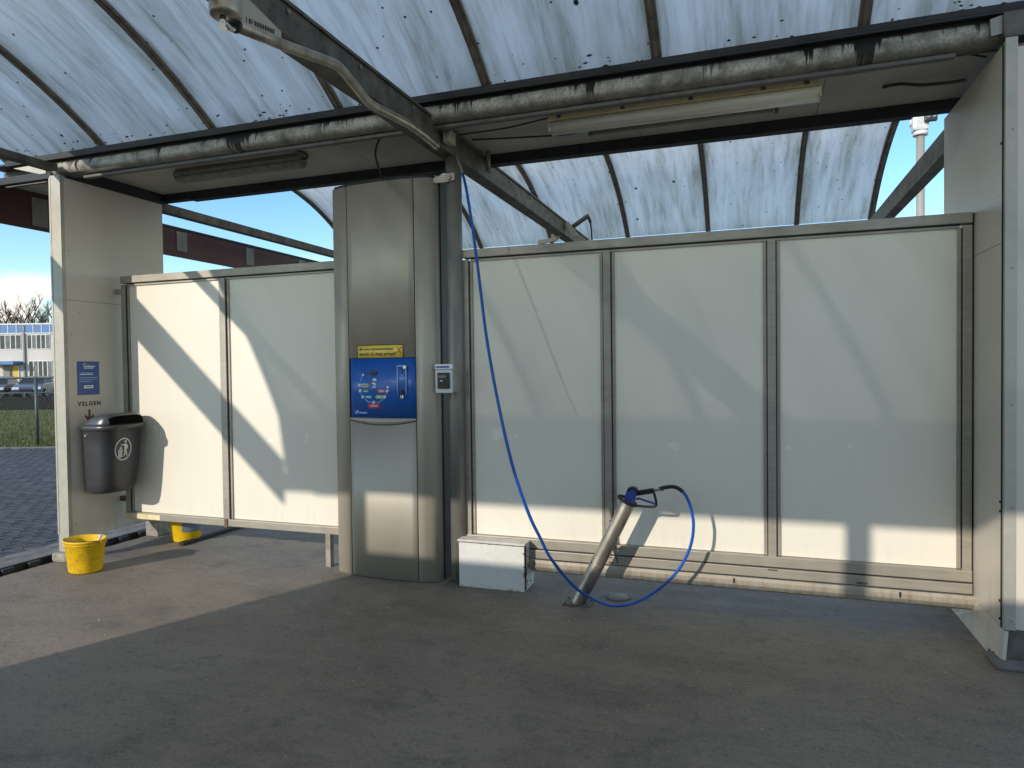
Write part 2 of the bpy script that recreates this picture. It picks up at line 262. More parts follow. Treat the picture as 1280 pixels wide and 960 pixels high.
# outdoors
M['ground'] = simple('packed_ground', (0.10, 0.095, 0.08), 0.95, 0, 0.2, 0.4)
a = N('paver_joint_sand'); a.base(a.ramp(a.noise(30), 0.3, 0.7, (0.028, 0.028, 0.028, 1), (0.06, 0.06, 0.06, 1))); a.rough(0.9); M['sand'] = a.m
for k, cc in enumerate([(0.036, 0.036, 0.037), (0.050, 0.049, 0.048), (0.027, 0.027, 0.028)]):
    a = N('grey_paver'); f = a.noise(34, detail=6, rough=0.7); c = a.ramp(f, 0.3, 0.75, tuple(x*0.7 for x in cc)+(1,), tuple(x*1.35 for x in cc)+(1,))
    c = a.mix(a.math('MULTIPLY', a.ramp(a.noise(1.9, (0.35, 1.5, 1), 6, 0.7), 0.62, 0.70), 0.6), c, (0.24, 0.24, 0.25)); a.base(c); a.rough(0.62); a.bump(f, 0.004, 0.7); M['paver%d' % k] = a.m
M['asphalt'] = simple('road_asphalt', (0.045, 0.046, 0.05), 0.9, 0, 0.15, 3, 0.003, 80)
a = N('winter_grass'); f = a.noise(1.2, detail=7, rough=0.65); f2 = a.noise(14, detail=5, rough=0.7)
c = a.mix(a.ramp(f, 0.35, 0.65), (0.085, 0.115, 0.026), (0.145, 0.150, 0.048)); c = a.mix(a.ramp(f2, 0.45, 0.65), c, (0.060, 0.080, 0.018)); a.base(c); a.rough(0.95); a.bump(f2, 0.03, 0.8); M['grass'] = a.m
M['blade'] = simple('grass_blade', (0.14, 0.155, 0.04), 0.8, 0, 0.3, 3)
M['hedge'] = simple('clipped_hedge_leaf', (0.012, 0.013, 0.010), 0.9, 0, 0.35, 8)
M['bark'] = simple('bare_bark', (0.12, 0.095, 0.07), 0.95, 0, 0.25, 2)
M['facade'] = simple('cream_facade', (0.62, 0.57, 0.50), 0.8, 0, 0.06, 0.5)
M['facblue'] = simple('blue_parapet_panel', (0.07, 0.19, 0.42), 0.5, 0, 0.08, 1); M['facwhite'] = simple('white_window_frame', (0.70, 0.70, 0.68), 0.5)
M['glass'] = simple('dark_window_glass', (0.045, 0.05, 0.055), 0.12, 0, 0.3, 0.6); M['blind'] = simple('window_blind', (0.15, 0.15, 0.145), 0.6, 0, 0.2, 3)
M['door'] = simple('yellow_door', (0.72, 0.46, 0.02), 0.5)
M['carpaint'] = simple('silver_blue_paint', (0.10, 0.13, 0.19), 0.25, 0.5, 0.05, 3, coat=0.6); M['cardark'] = simple('dark_grey_paint', (0.055, 0.06, 0.075), 0.25, 0.4, 0.05, 3, coat=0.6)
M['carglass'] = simple('car_glass', (0.02, 0.025, 0.03), 0.08); M['tyre'] = simple('tyre_rubber', (0.015, 0.015, 0.015), 0.8)
M['headlight'] = simple('car_headlight', (0.75, 0.75, 0.75), 0.15, 0.2)
M['fence'] = simple('green_grey_fence_wire', (0.075, 0.095, 0.09), 0.5, 0.2, 0.1)

# ------------------------------------------------------------------ mesh helpers
class B:
    """collects shapes given in world coordinates; build() links them as one object"""
    def __init__(s): s.v = []; s.f = []; s.sm = []
    def add(s, vs, fs, smooth=False):
        o = len(s.v); s.v += [tuple(p) for p in vs]; s.f += [tuple(i+o for i in f) for f in fs]; s.sm += [smooth]*len(fs); return s
    def box(s, x0, x1, y0, y1, z0, z1, bev=0.0):
        x0, x1 = min(x0, x1), max(x0, x1); y0, y1 = min(y0, y1), max(y0, y1); z0, z1 = min(z0, z1), max(z0, z1)
        bev = min(bev, (x1-x0)*0.45, (y1-y0)*0.45, (z1-z0)*0.45)
        if bev > 0:
            bm = bmesh.new(); bmesh.ops.create_cube(bm, size=1)
            for v in bm.verts: v.co = Vector(((x0+x1)/2+v.co.x*(x1-x0), (y0+y1)/2+v.co.y*(y1-y0), (z0+z1)/2+v.co.z*(z1-z0)))
            bmesh.ops.bevel(bm, geom=bm.edges[:], offset=bev, segments=2, affect='EDGES', profile=0.6)
            bm.verts.index_update(); s.add([v.co[:] for v in bm.verts], [[v.index for v in f.verts] for f in bm.faces]); bm.free(); return s
        vs = [(x, y, z) for x in (x0, x1) for y in (y0, y1) for z in (z0, z1)]
        return s.add(vs, [(0, 1, 3, 2), (4, 6, 7, 5), (0, 4, 5, 1), (2, 3, 7, 6), (0, 2, 6, 4), (1, 5, 7, 3)])
    def prism(s, prof, lo, hi, axis='X', smooth=False):
        """prof: 2-D outline; extruded from lo to hi along axis. X: (y,z)  Y: (x,z)  Z: (x,y)"""
        def P(q, t): return {'X': (t, q[0], q[1]), 'Y': (q[0], t, q[1]), 'Z': (q[0], q[1], t)}[axis]
        n = len(prof); vs = [P(q, lo) for q in prof]+[P(q, hi) for q in prof]
        s.add(vs, [(i, (i+1) % n, n+(i+1) % n, n+i) for i in range(n)], smooth)
        o = len(s.v)-2*n; s.f += [tuple(o+i for i in range(n))[::-1], tuple(o+n+i for i in range(n))]; s.sm += [False, False]; return s
    def tube(s, pts, r, seg=10, cap=True, smooth=True):
        pts = [Vector(p) for p in pts]; rs = r if isinstance(r, (list, tuple)) else [r]*len(pts)
        n = len(pts); vs = []; up = None
        for i, p in enumerate(pts):
            t = (pts[min(i+1, n-1)]-pts[max(i-1, 0)]).normalized()
            if up is None: up = t.orthogonal().normalized()
            up = (up-t*up.dot(t)).normalized(); sd_ = t.cross(up)
            vs += [p+(up*math.cos(2*math.pi*k/seg)+sd_*math.sin(2*math.pi*k/seg))*rs[i] for k in range(seg)]
        fs = [(i*seg+k, i*seg+(k+1) % seg, (i+1)*seg+(k+1) % seg, (i+1)*seg+k) for i in range(n-1) for k in range(seg)]
        s.add(vs, fs, smooth)
        if cap:
            o = len(s.v)-n*seg; s.f += [tuple(o+k for k in range(seg))[::-1], tuple(o+(n-1)*seg+k for k in range(seg))]; s.sm += [False, False]
        return s
    def lathe(s, prof, c, seg=32, sx=1.0, sy=1.0, closed=False):
        """prof [(r,z)] about vertical axis through c"""
        n = len(prof); vs = [(c[0]+r*sx*math.cos(2*math.pi*k/seg), c[1]+r*sy*math.sin(2*math.pi*k/seg), c[2]+z) for r, z in prof for k in range(seg)]
        return s.add(vs, [(i*seg+k, i*seg+(k+1) % seg, (i+1)*seg+(k+1) % seg, (i+1)*seg+k) for i in range(n-1) for k in range(seg)], True)
    def loft(s, rings, smooth=True, cap=True):
        n = len(rings[0]); vs = [p for r in rings for p in r]; m = len(rings)
        s.add(vs, [(i*n+k, i*n+(k+1) % n, (i+1)*n+(k+1) % n, (i+1)*n+k) for i in range(m-1) for k in range(n)], smooth)
        if cap:
            o = len(s.v)-m*n; s.f += [tuple(o+k for k in range(n))[::-1], tuple(o+(m-1)*n+k for k in range(n))]; s.sm += [False, False]
        return s
    def build(s, name, mat, parent=None, kind=None):
        org = parent.matrix_world.translation if parent is not None else Vector((0, 0, 0))
        if parent is None and s.v and kind != 'structure':
            vv = np.array(s.v); org = Vector(((vv[:, 0].min()+vv[:, 0].max())/2, (vv[:, 1].min()+vv[:, 1].max())/2, vv[:, 2].min()))
        me = bpy.data.meshes.new(name); me.from_pydata([(p[0]-org.x, p[1]-org.y, p[2]-org.z) for p in s.v], [], s.f)
        me.polygons.foreach_set('use_smooth', s.sm); me.materials.append(M[mat] if isinstance(mat, str) else mat); me.update()
        bm = bmesh.new(); bm.from_mesh(me); bmesh.ops.recalc_face_normals(bm, faces=bm.faces[:]); bm.to_mesh(me); bm.free()
        o = bpy.data.objects.new(name, me); COL.objects.link(o)
        if parent is not None: o.parent = parent; REL[o.name] = org
        else: o.location = org; o.matrix_world = Matrix.Translation(org)
        if kind: o['kind'] = kind
        return o
REL = {}
def sub(o):
    """a parent whose own origin coincides with its thing's (for sub-parts)"""
    return o
def thing(name, label, cat, loc, group=None):
    o = bpy.data.objects.new(name, None); COL.objects.link(o); o.location = loc; o.matrix_world = Matrix.Translation(Vector(loc))
    o.empty_display_size = 0.1; o['label'] = label; o['category'] = cat
    if group: o['group'] = group
    return o
def tag(o, label, cat, group=None):
    o['label'] = label; o['category'] = cat
    if group: o['group'] = group
    return o
def subbuild(b, name, mat, part):
    """sub-part: same origin as the part's thing"""
    root = part.parent; org = root.matrix_world.translation
    o = b.build(name, mat, root); o.parent = part; return o
def text_bm(txt, size, org, right, up, shear=0.0, bold=0.0, depth=0.0008, space=1.0):
    cu = bpy.data.curves.new('t', 'FONT'); cu.body = txt; cu.size = size; cu.extrude = depth; cu.offset = bold; cu.shear = shear; cu.space_line = 0.9; cu.resolution_u = 3; cu.space_character = space
    o = bpy.data.objects.new('t', cu); COL.objects.link(o); dg = bpy.context.evaluated_depsgraph_get(); dg.update()
    me = bpy.data.meshes.new_from_object(o.evaluated_get(dg)); r = Vector(right); u = Vector(up); n = r.cross(u); org = Vector(org)
    b = B(); b.add([org+r*v.co.x+u*v.co.y+n*v.co.z for v in me.vertices], [tuple(p.vertices) for p in me.polygons])
    bpy.data.objects.remove(o); bpy.data.curves.remove(cu); bpy.data.meshes.remove(me); return b
def spline(pts, n=8):
    P = [Vector(p) for p in pts]; P = [P[0]*2-P[1]]+P+[P[-1]*2-P[-2]]; out = []
    for i in range(1, len(P)-2):
        for k in range(n):
            t = k/n; a, b, c, d = P[i-1], P[i], P[i+1], P[i+2]
            out.append(0.5*((2*b)+(-a+c)*t+(2*a-5*b+4*c-d)*t*t+(-a+3*b-3*c+d)*t**3))
    out.append(P[-2]); return out

# ------------------------------------------------------------------ setting: ground
B().box(-600, 600, -600, 600, -0.5, -0.06).build('ground', 'ground', kind='structure')
fl = B()
fl.box(-5.50, 4.2, -7.0, 9.0, -0.30, 0.0); pass
fl.build('bay_floor', 'floor', kind='structure')
B().box(-5.9, 60, -60, -7.02, -0.2, -0.03).box(4.22, 60, -7.0, 40, -0.2, -0.03).build('yard', 'yard', kind='structure')
B().box(-60, -5.95, -60, -25.05, -0.2, -0.03).build('yard', 'yard', kind='structure')
k = bpy.data.objects.new('kerb', None); COL.objects.link(k); k['kind'] = 'structure'
y = -6.0
while y < 8.0:
    ln = 0.996
    B().box(-5.755, -5.575, y, y+ln, -0.12, 0.048, 0.008).build('kerb_stone', 'kerb', k)
    B().box(-5.930, -5.770, y+0.02, y+ln+0.02, -0.12, 0.044, 0.008).build('edging_stone', 'kerb', k); y += 1.0
B().box(-5.572, -5.502, -6.0, 8.0, -0.12, -0.012).box(-5.5735, -5.562, -6.0, 8.0, -0.011, 0.045).build('kerb_shade_strip', 'gap', kind='structure')  # black fill and black kerb face, put in as the kerb's line of shade
B().box(-5.769, -5.757, -6.0, 8.0, -0.12, 0.020).build('kerb_joint', 'gap', kind='structure')
B().box(-5.56, -4.87, 1.05, 7.9, 0.004, 0.045, 0.01).build('raised_kerb', 'kerb', kind='structure')
o = B().prism([(-4.900, 0.20), (-4.835, 0.18), (-4.79, 1.9), (-4.86, 1.9)], 0.001, 0.030, 'Z').build('floor_strip', 'gap'); tag(o, 'black strip lying on the floor beside the half hidden yellow bucket', 'floor strip')  # thin black slab just above the floor

def project(p):
    d = Vector(p)-CAM; z = d.dot(FW)
    return (640+F_PX*d.dot(RI)/z, 480-F_PX*d.dot(UP)/z, z) if z > 0 else (-9999, -9999, z)
def along(u, depth, z=0.0):
    """ground-plane point at a given optical depth along the image column u (used only to set out the far background)"""
    d = FW+RI*((u-640)/F_PX); s = depth; p = CAM+d*s; return Vector((p.x, p.y, z))

pav = bpy.data.objects.new('brick_paving', None); COL.objects.link(pav); pav['kind'] = 'structure'
FH = Vector((FW.x, FW.y, 0)).normalized(); RH = Vector((RI.x, RI.y, 0)).normalized()
def quad_sheet(name, corners, z0, z1, mat, parent=None):
    return B().prism([(c.x, c.y) for c in corners], z0, z1, 'Z').build(name, mat, parent, 'structure' if parent is None else None)
bed = B().box(-45, -5.935, -25, 30, -0.2, -0.045).build('joint_bed', 'sand', pav)
pb = []
brick_me = []
for kk in range(3):
    o = B().box(-0.1, 0.1, -0.048, 0.048, -0.06, 0.04, 0.006).build('tmp', 'paver%d' % kk); me = o.data
    for v_ in me.vertices: v_.co += Vector(o.location)
    bpy.data.objects.remove(o); brick_me.append(me)
cells = []
EDGE0 = along(31, 14.25)
for j in range(-60, 260):
    for i in range(-2, 60):
        x = -6.05-0.212*i-(0.106 if j % 2 else 0); yy = -3.0+0.106*j
        if x < -17.5 or yy < -4.5 or yy > 9.5: continue
        if (Vector((x, yy, 0))-EDGE0).dot(FH) > -0.12: continue
        u, v, z = project((x, yy, 0.0))
        vis = (-8 < u < 84 and z > 0); near = z > 0 and -420 < u < 420
        if near or yy < 3: cells.append((0 if vis else 1, z if z > 0 else 99, x, yy))
cells.sort(); far = B(); nb = 0
for vis, z, x, yy in cells:
    dz = random.uniform(-0.002, 0.002); rz = random.uniform(-0.012, 0.012)
    if nb < 300 and vis == 0:
        o = bpy.data.objects.new('brick', random.choice(brick_me)); COL.objects.link(o); o.parent = pav; o.location = (x, yy, dz); o.rotation_euler = (random.uniform(-0.006, 0.006), random.uniform(-0.004, 0.004), rz); nb += 1
    else:
        x0, x1, y0, y1, zt = x-0.1, x+0.1, yy-0.048, yy+0.048, 0.04+dz
        far.add([(x0, y0, -0.05), (x1, y0, -0.05), (x1, y1, -0.05), (x0, y1, -0.05), (x0+.004, y0+.004, zt), (x1-.004, y0+.004, zt), (x1-.004, y1-.004, zt), (x0+.004, y1-.004, zt)], [(4, 5, 6, 7), (0, 1, 5, 4), (1, 2, 6, 5), (2, 3, 7, 6), (3, 0, 4, 7)])
o = far.build('brick_field', 'paver0', pav, 'stuff')

def strip(d0, d1, w0=-60, w1=60):
    c0 = along(31, d0); c1 = along(31, d1); return [c0+RH*w0, c0+RH*w1, c1+RH*w1, c1+RH*w0]
quad_sheet('lawn_edging', strip(14.22, 14.36, -12, 14), -0.1, 0.055, 'kerb')
quad_sheet('lawn', strip(14.38, 29.2, -40, 22), -0.2, 0.02, 'grass')
quad_sheet('road', strip(31.0, 66.0, -90, 40), -0.2, -0.02, 'asphalt')
quad_sheet('verge', strip(29.25, 30.95, -80, 30), -0.2, 0.03, 'grass')
# grass blades (uncountable)
nbl = 16000; vs = []; fs = []
for i in range(nbl):
    d = 14.5+14.2*random.random()**1.5; u = random.uniform(-60, 150); p = along(u, d, 0.015); h = random.uniform(0.03, 0.075); a_ = random.uniform(0, 6.28); w_ = 0.012
    t = Vector((math.cos(a_), math.sin(a_), 0))*w_; lean = Vector((random.uniform(-.03, .03), random.uniform(-.03, .03), h)); n0 = len(vs)
    vs += [tuple(p-t), tuple(p+t), tuple(p+lean)]; fs.append((n0, n0+1, n0+2))
g = B(); g.v = vs; g.f = fs; g.sm = [False]*len(fs); o = g.build('grass', 'blade', kind='stuff'); tag(o, 'short winter grass growing on the lawn behind the wire fence', 'grass')

# loose grit on the bay floor (uncountable)
g = B(); rg = random.Random(21)
for i in range(420):
    x, yy = rg.uniform(-5.3, 1.6), rg.uniform(-4.2, 0.2)
    if rg.random() < 0.35: yy = rg.uniform(-0.5, 0.1); x = rg.uniform(-1.4, 1.2)
    r_ = 0.0025+0.008*rg.random()**3; n_p = 5; a0 = rg.uniform(0, 6.28)
    g.add([(x+r_*rg.uniform(0.6, 1.5)*math.cos(a0+k_*6.283/n_p), yy+r_*rg.uniform(0.6, 1.5)*math.sin(a0+k_*6.283/n_p), 0.0006) for k_ in range(n_p)]+[(x, yy, r_*0.7)], [(k_, (k_+1) % n_p, n_p) for k_ in range(n_p)])
o = g.build('grit', 'foot', kind='stuff'); tag(o, 'loose pale grit scattered over the concrete floor', 'grit')

# ------------------------------------------------------------------ partitions
def partition(y0, dy, xs, zt, z_lo, label, right=True):
    """xs: list of (x0,x1) panel edges"""
    t = thing('partition_wall', label, 'partition wall', (0.5*(xs[0][0]+xs[-1][1]), dy, 0)); Y = dy
    L, R = xs[0][0]-(0.075 if right else 0.065), xs[-1][1]+0.076
    for a_, b_ in xs: B().box(a_-0.01, b_+0.01, Y+0.022, Y+0.040, z_lo-0.005, zt-0.060).build('panel', 'panel', t)
    B().box(L, R, Y-0.012, Y+0.075, zt-0.062, zt, 0.004).build('top_rail', 'frame', t)
    B().box(L+0.06, R-0.06, Y+0.004, Y+0.06, zt-0.072, zt-0.063).build('rail_gap', 'gap', t)
    B().box(L+0.062, R-0.062, Y+0.006, Y+0.05, zt-0.085, zt-0.0725).build('glazing_strip', 'frame', t)
    # end stiles and mullions
    def stile(x0, x1, gl, gr):
        B().box(x0, x1, Y-0.006, Y+0.07, z_lo-0.01, zt-0.074, 0.003).build('mullion', 'frame', t)
        if gl: B().box(x0-0.026, x0-0.0005, Y+0.010, Y+0.05, z_lo-0.004, zt-0.086, 0.002).build('glazing_strip', 'frame', t); B().box(x0-0.006, x0-0.0008, Y+0.004, Y+0.0095, z_lo, zt-0.087).build('rail_gap', 'gap', t)
        if gr: B().box(x1+0.0005, x1+0.026, Y+0.010, Y+0.05, z_lo-0.004, zt-0.086, 0.002).build('glazing_strip', 'frame', t); B().box(x1+0.0008, x1+0.007, Y+0.004, Y+0.0095, z_lo, zt-0.087).build('rail_gap', 'gap', t)
    stile(L, L+0.047, False, True); stile(R-0.047, R, True, False)
    for (a0, a1), (b0, b1) in zip(xs[:-1], xs[1:]): stile(a1+0.027, b0-0.027, True, True)
    return t, L, R
XR = [(-1.908, -0.966), (-0.862, 0.088), (0.191, 1.156)]
t, L, R = partition(0, 0, XR, 2.443, 0.356, 'wide cream screen of three tall panels in brown metal frame behind the blue hose')
t_right = t
for x_, w_ in ((-1.70, .05), (-0.915, .03), (0.62, .06)): B().box(x_, x_+w_, -0.0255, -0.0242, 0.222, 0.235).build('rust_mark', 'rust', t)
B().box(L, R, -0.018, 0.075, 0.283, 0.349, 0.004).build('bottom_rail', 'frame', t)
B().box(L+0.002, R, -0.008, 0.07, 0.274, 0.283).build('rail_gap', 'gap', t)
B().box(L, R, -0.024, 0.075, 0.214, 0.274, 0.004).build('bottom_rail', 'frame', t)
B().box(L+0.002, R, -0.008, 0.07, 0.206, 0.214).build('rail_gap', 'gap', t)
prof = [(-0.030, 0.206), (-0.034, 0.185), (-0.032, 0.155), (-0.018, 0.128), (0.010, 0.113), (0.05, 0.110), (0.05, 0.116), (0.012, 0.119), (-0.012, 0.133), (-0.025, 0.158), (-0.027, 0.186), (-0.024, 0.206)]
B().prism(prof, L, R+0.02, 'X').build('sill_plate', 'sill', t)
for x in (-1.02+0.10, 0.14): # rust weeps and drain slots in the sill
    B().box(x-0.03, x+0.03, -0.0245, -0.02, 0.262, 0.270).build('drain_slot', 'gap', t)
for x in (-1.45, -0.1, 0.85):
    B().box(x, x+0.012, -0.035, -0.028, 0.165, 0.196).build('drain_slot', 'gap', t)
for xx in (R-0.045,): 
    B().prism([(xx, zz) for zz in (0,)]+[(xx, 0.0)], 0, 0, 'Y') if False else None
# small knot of loose sealant cords at the foot of the left mullion
b = B(); b.tube(spline([(-0.905, -0.012, 0.52), (-0.885, -0.02, 0.42), (-0.895, -0.03, 0.36), (-0.87, -0.036, 0.30), (-0.845, -0.036, 0.23)], 6), 0.004, 6)
b.tube(spline([(-0.90, -0.02, 0.37), (-0.86, -0.035, 0.33), (-0.83, -0.03, 0.335)], 5), 0.004, 6); b.build('loose_seal', 'gap', t)

XL = [(-5.225, -4.222), (-4.118, -3.060)]
t2, L2, R2 = partition(0, 0, XL, 2.432, 0.334, 'cream two panel screen hung clear of the floor between grey bin and steel cabinet', False)
B().box(L2, R2, -0.014, 0.075, 0.268, 0.327, 0.004).build('bottom_rail', 'frame', t2)
B().box(L2, L2+0.40, -0.0165, -0.0145, 0.275, 0.318).build('tape_patch', 'lampyellow', t2)
B().box(-4.185, -4.155, -0.022, -0.012, 0.262, 0.33).build('rust_mark', 'rust', t2)
B().box(-3.205, -3.160, 0.0, 0.05, 0.0, 0.268, 0.003).build('leg', 'foot', t2)
for z in (2.30, 0.44): B().box(-5.368, L2-0.001, 0.0, 0.045, z-0.022, z+0.022, 0.003).build('wall_bracket', 'rust' if z < 1 else 'frame', t2)

# ------------------------------------------------------------------ end walls
def left_wall(dy, label, marks=True):
    xi, xo, yf, yb, zb, zt = -5.37, -5.49, -0.49+dy, 0.55+dy, 0.17, 3.20
    t = thing('end_wall', label, 'wall', (xi-0.06, dy, 0))
    B().box(xi-0.022, xi, yf+0.012, yb, 2.192, zt).build('cladding_board', 'clad', t)
    B().box(xi-0.022, xi, yf+0.012, yb, zb, 2.186).build('cladding_board', 'clad', t)
    B().box(xi-0.020, xi-0.003, yf+0.012, yb, 2.184, 2.194).build('board_joint', 'frame', t)
    B().box(xo, xo+0.022, yf+0.012, yb, zb, zt).build('outer_board', 'clad', t)
    B().box(xo+0.023, xi-0.023, yf+0.055, yb-0.006, zb+0.01, zt-0.002).build('wall_core', 'kerb', t)
    B().box(xo-0.002, xi-0.008, yf-0.002, yf+0.05, 0.075, zt+0.02, 0.006).build('corner_post', 'galv', t)
    B().box(xi-0.010, xi+0.003, yf-0.006, yf+0.030, zb-0.02, zt, 0.003).build('corner_trim', 'galv', t)
    B().box(xo-0.006, xo+0.012, yf-0.006, yf+0.010, zb+0.05, zt, 0.003).build('corner_trim', 'galv', t)
    B().box(xo-0.03, xi+0.015, yf-0.05, yf+0.12, 0.0, 0.075, 0.02).build('footing', 'foot', t)
    B().box(xo-0.01, xi+0.02, yb-0.16, yb+0.03, 0.0, 0.165, 0.012).build('footing', 'foot', t)
    B().box(xo, xi+0.004, yf+0.05, yb+0.004, zt+0.001, zt+0.098).build('head_trim', 'darkbeam', t)
    for z in (0.30, 1.02, 1.9, 2.6):
        B().tube([(xi-0.002, yf+0.06, z), (xi+0.004, yf+0.06, z)], 0.006, 8).build('screw', 'frame', t)
    if marks:
        text_bm('VELGEN', 0.050, (xi+0.0005, yf+0.108, 1.296), (0, 1, 0), (0, 0, 1), bold=0.0016, space=1.28).build('lettering', 'gap', t)
        b = B(); yc, z0, z1 = yf+0.212, 1.158, 1.262
        b.prism([(yc-0.009, z1), (yc+0.009, z1), (yc+0.010, z0+0.035), (yc+0.040, z0+0.062), (yc+0.044, z0+0.040), (yc, z0), (yc-0.044, z0+0.040), (yc-0.040, z0+0.062), (yc-0.010, z0+0.035)], xi+0.0002, xi+0.0012, 'X')
        b.build('painted_arrow', 'darkred', t)
    return t
left_wall(0, 'narrow grey-cream end wall with VELGEN lettering behind the litter bin')

def right_wall(dy, label):
    xi, yf, yb, zt = 1.243, -0.505+dy, 0.66+dy, 3.20; xo = 1.72
    t = thing('end_wall', label, 'wall', (xi+0.2, dy, 0))
    B().box(xi, xi+0.02, yf+0.004, yb, 2.190, zt).build('cladding_board', 'clad', t)
    B().box(xi, xi+0.02, yf+0.004, yb, 0.186, 2.185).build('cladding_board', 'clad', t)
    B().box(xi+0.003, xi+0.018, yf+0.004, yb, 2.184, 2.191).build('board_joint', 'frame', t)
    B().box(xi+0.004, xi+0.018, yf+0.004, yb, 0.179, 0.1865).build('board_joint', 'gap', t)
    # kick board: flares slightly into the bay, bottom corner chewed away
    kb = B(); kb.add([(xi+0.004, yf+0.004, 0.180), (xi+0.004, yb, 0.180), (xi-0.030, yb, 0.004), (xi-0.030, yf+0.16, 0.004), (xi-0.026, yf+0.14, 0.03), (xi-0.022, yf+0.12, 0.022), (xi-0.018, yf+0.09, 0.035), (xi-0.010, yf+0.03, 0.006), (xi-0.006, yf+0.004, 0.012)]
        + [(xi+0.022, yf+0.004, 0.180), (xi+0.022, yb, 0.180), (xi-0.016, yb, 0.004), (xi-0.016, yf+0.16, 0.004), (xi-0.012, yf+0.14, 0.03), (xi-0.008, yf+0.12, 0.022), (xi-0.004, yf+0.09, 0.035), (xi+0.004, yf+0.03, 0.006), (xi+0.010, yf+0.004, 0.012)],
        [(0, 1, 2, 3, 4, 5, 6, 7, 8), (17, 16, 15, 14, 13, 12, 11, 10, 9)]+[(i, (i+1) % 9, 9+(i+1) % 9, 9+i) for i in range(9)]); kb.build('kick_board', 'clad', t)
    B().box(xo-0.02, xo, yf+0.01, yb, 0.19, zt).build('outer_board', 'clad', t)
    B().box(xi+0.024, xo-0.022, yf+0.05, yb-0.01, 0.2, zt-0.003).build('wall_core', 'kerb', t)
    B().box(xi-0.003, xi+0.050, yf-0.006, yf+0.003, 0.186, 3.215, 0.002).build('corner_trim', 'galv', t)
    B().box(xi-0.004, xi+0.006, yf-0.002, yf+0.040, 0.188, 3.20, 0.002).build('corner_trim', 'galv', t)
    B().box(xi-0.009, xi-0.004, yf+0.018, yf+0.026, 0.190, 3.19).build('rubber_seal', 'gap', t)
    B().box(xi+0.051, xo, yf+0.001, yf+0.020, 0.190, 3.165).build('front_board', 'clad', t)
    B().box(xi+0.012, xi+0.30, yf+0.02, yf+0.09, 0.02, 0.182, 0.004).build('base_post', 'beam', t)
    B().box(xi-0.055, xi+0.40, yf-0.075, yf+0.12, 0.0, 0.026, 0.008).build('footing', 'kerb', t)
    for z in (0.235, 0.82, 1.35, 2.05, 2.75): B().tube([(xi+0.030, yf-0.010, z), (xi+0.030, yf-0.004, z)], 0.006, 8).build('screw', 'frame', t)
    for z in (0.225, 0.32, 0.79, 0.84, 2.7): B().tube([(xi-0.006, yf+0.055, z), (xi+0.001, yf+0.055, z)], 0.007, 8).build('screw', 'gap', t)
    return t
right_wall(0, 'tall cream end wall with steel corner strip at the right edge of the bay')

# ------------------------------------------------------------------ canopy
XL_, XR_ = -6.03, 1.47
RIBX = [-6.03, -4.93, -3.82, -2.71, -1.60, -0.51, 0.60, 1.47]
def arc_pts(ya, yb, z, rise, n=36):
    c = (ya+yb)/2; h = abs(ya-yb)/2; Rr = (h*h+rise*rise)/(2*rise); th = math.asin(h/Rr)
    return [(c+Rr*math.sin(th*(2*i/n-1)), z+rise-Rr+Rr*math.cos(th*(2*i/n-1))) for i in range(n+1)]
def canopy(ya, yb, label):
    t = thing('canopy_roof', label, 'roof', (-2.3, (ya+yb)/2, 3.4))
    A = arc_pts(ya, yb, 3.405, 0.78)
    for i, x in enumerate(RIBX):
        w_ = 0.030 if 0 < i < len(RIBX)-1 else 0.035
        for (x0, x1, d0, d1) in ((x-w_, x+w_, -0.022, -0.001), (x-w_*0.35, x+w_*0.35, -0.034, -0.022), (x-w_, x+w_, 0.006, 0.016)):
            b = B(); n = len(A)
            vs = [(xx, y_, z_+d) for (y_, z_) in A for (xx, d) in ((x0, d0), (x1, d0), (x1, d1), (x0, d1))]
            b.add(vs, [(4*j+k_, 4*j+(k_+1) % 4, 4*j+4+(k_+1) % 4, 4*j+4+k_) for j in range(n-1) for k_ in range(4)]+[(0, 1, 2, 3), (4*n-4, 4*n-3, 4*n-2, 4*n-1)], False)
            if d0 == -0.022: main = b.build('rib', 'rib', t)
            else: subbuild(b, 'rib_cap', 'rib', main)
    for i, (x0, x1) in enumerate(zip(RIBX[:-1], RIBX[1:])):
        b = B(); n = len(A); vs = [(xx, y_, z_+0.002) for (y_, z_) in A for xx in (x0+0.004, x1-0.004)]
        b.add(vs, [(2*j, 2*j+1, 2*j+3, 2*j+2) for j in range(n-1)], True); b.build('roof_sheet', M['roof'][i % 3], t)
    if ya < 0:
        rd = random.Random(5); b = B()
        for k_ in range(95):
            x = rd.uniform(XL_+0.1, XR_-0.1) if k_ % 3 else rd.choice((-4.9, -4.2, -3.75, -3.2, -2.3, -0.9, 0.2, 1.0))+rd.uniform(-0.12, 0.12); q = rd.random()**2*0.10; y_ = A[-1][0] if abs(A[-1][0]) < 1 else A[0][0]
            y_ -= 0.012+q; z_ = 3.405+0.66*(0.012+q)*0.98-0.006; r_ = rd.uniform(0.005, 0.017)
            n_p = 6; ring1 = [(x+r_*rd.uniform(0.7, 1.6)*math.cos(k2*6.283/n_p), y_+r_*0.6*math.sin(k2*6.283/n_p), z_+r_*0.5*math.sin(k2*6.283/n_p)) for k2 in range(n_p)]
            b.add(ring1+[(x, y_, z_-r_*0.5), (x, y_, z_+r_*0.6)], [(k2, (k2+1) % n_p, n_p) for k2 in range(n_p)]+[((k2+1) % n_p, k2, n_p+1) for k2 in range(n_p)])
        b.build('leaf_debris', 'gap', t)['kind'] = 'stuff'
    return t
canopy(-0.44, -5.36, 'arched translucent canopy over the near wash bay, streaked with dirt')
canopy(0.66, 5.06, 'arched translucent canopy over the far wash bay behind the screens')

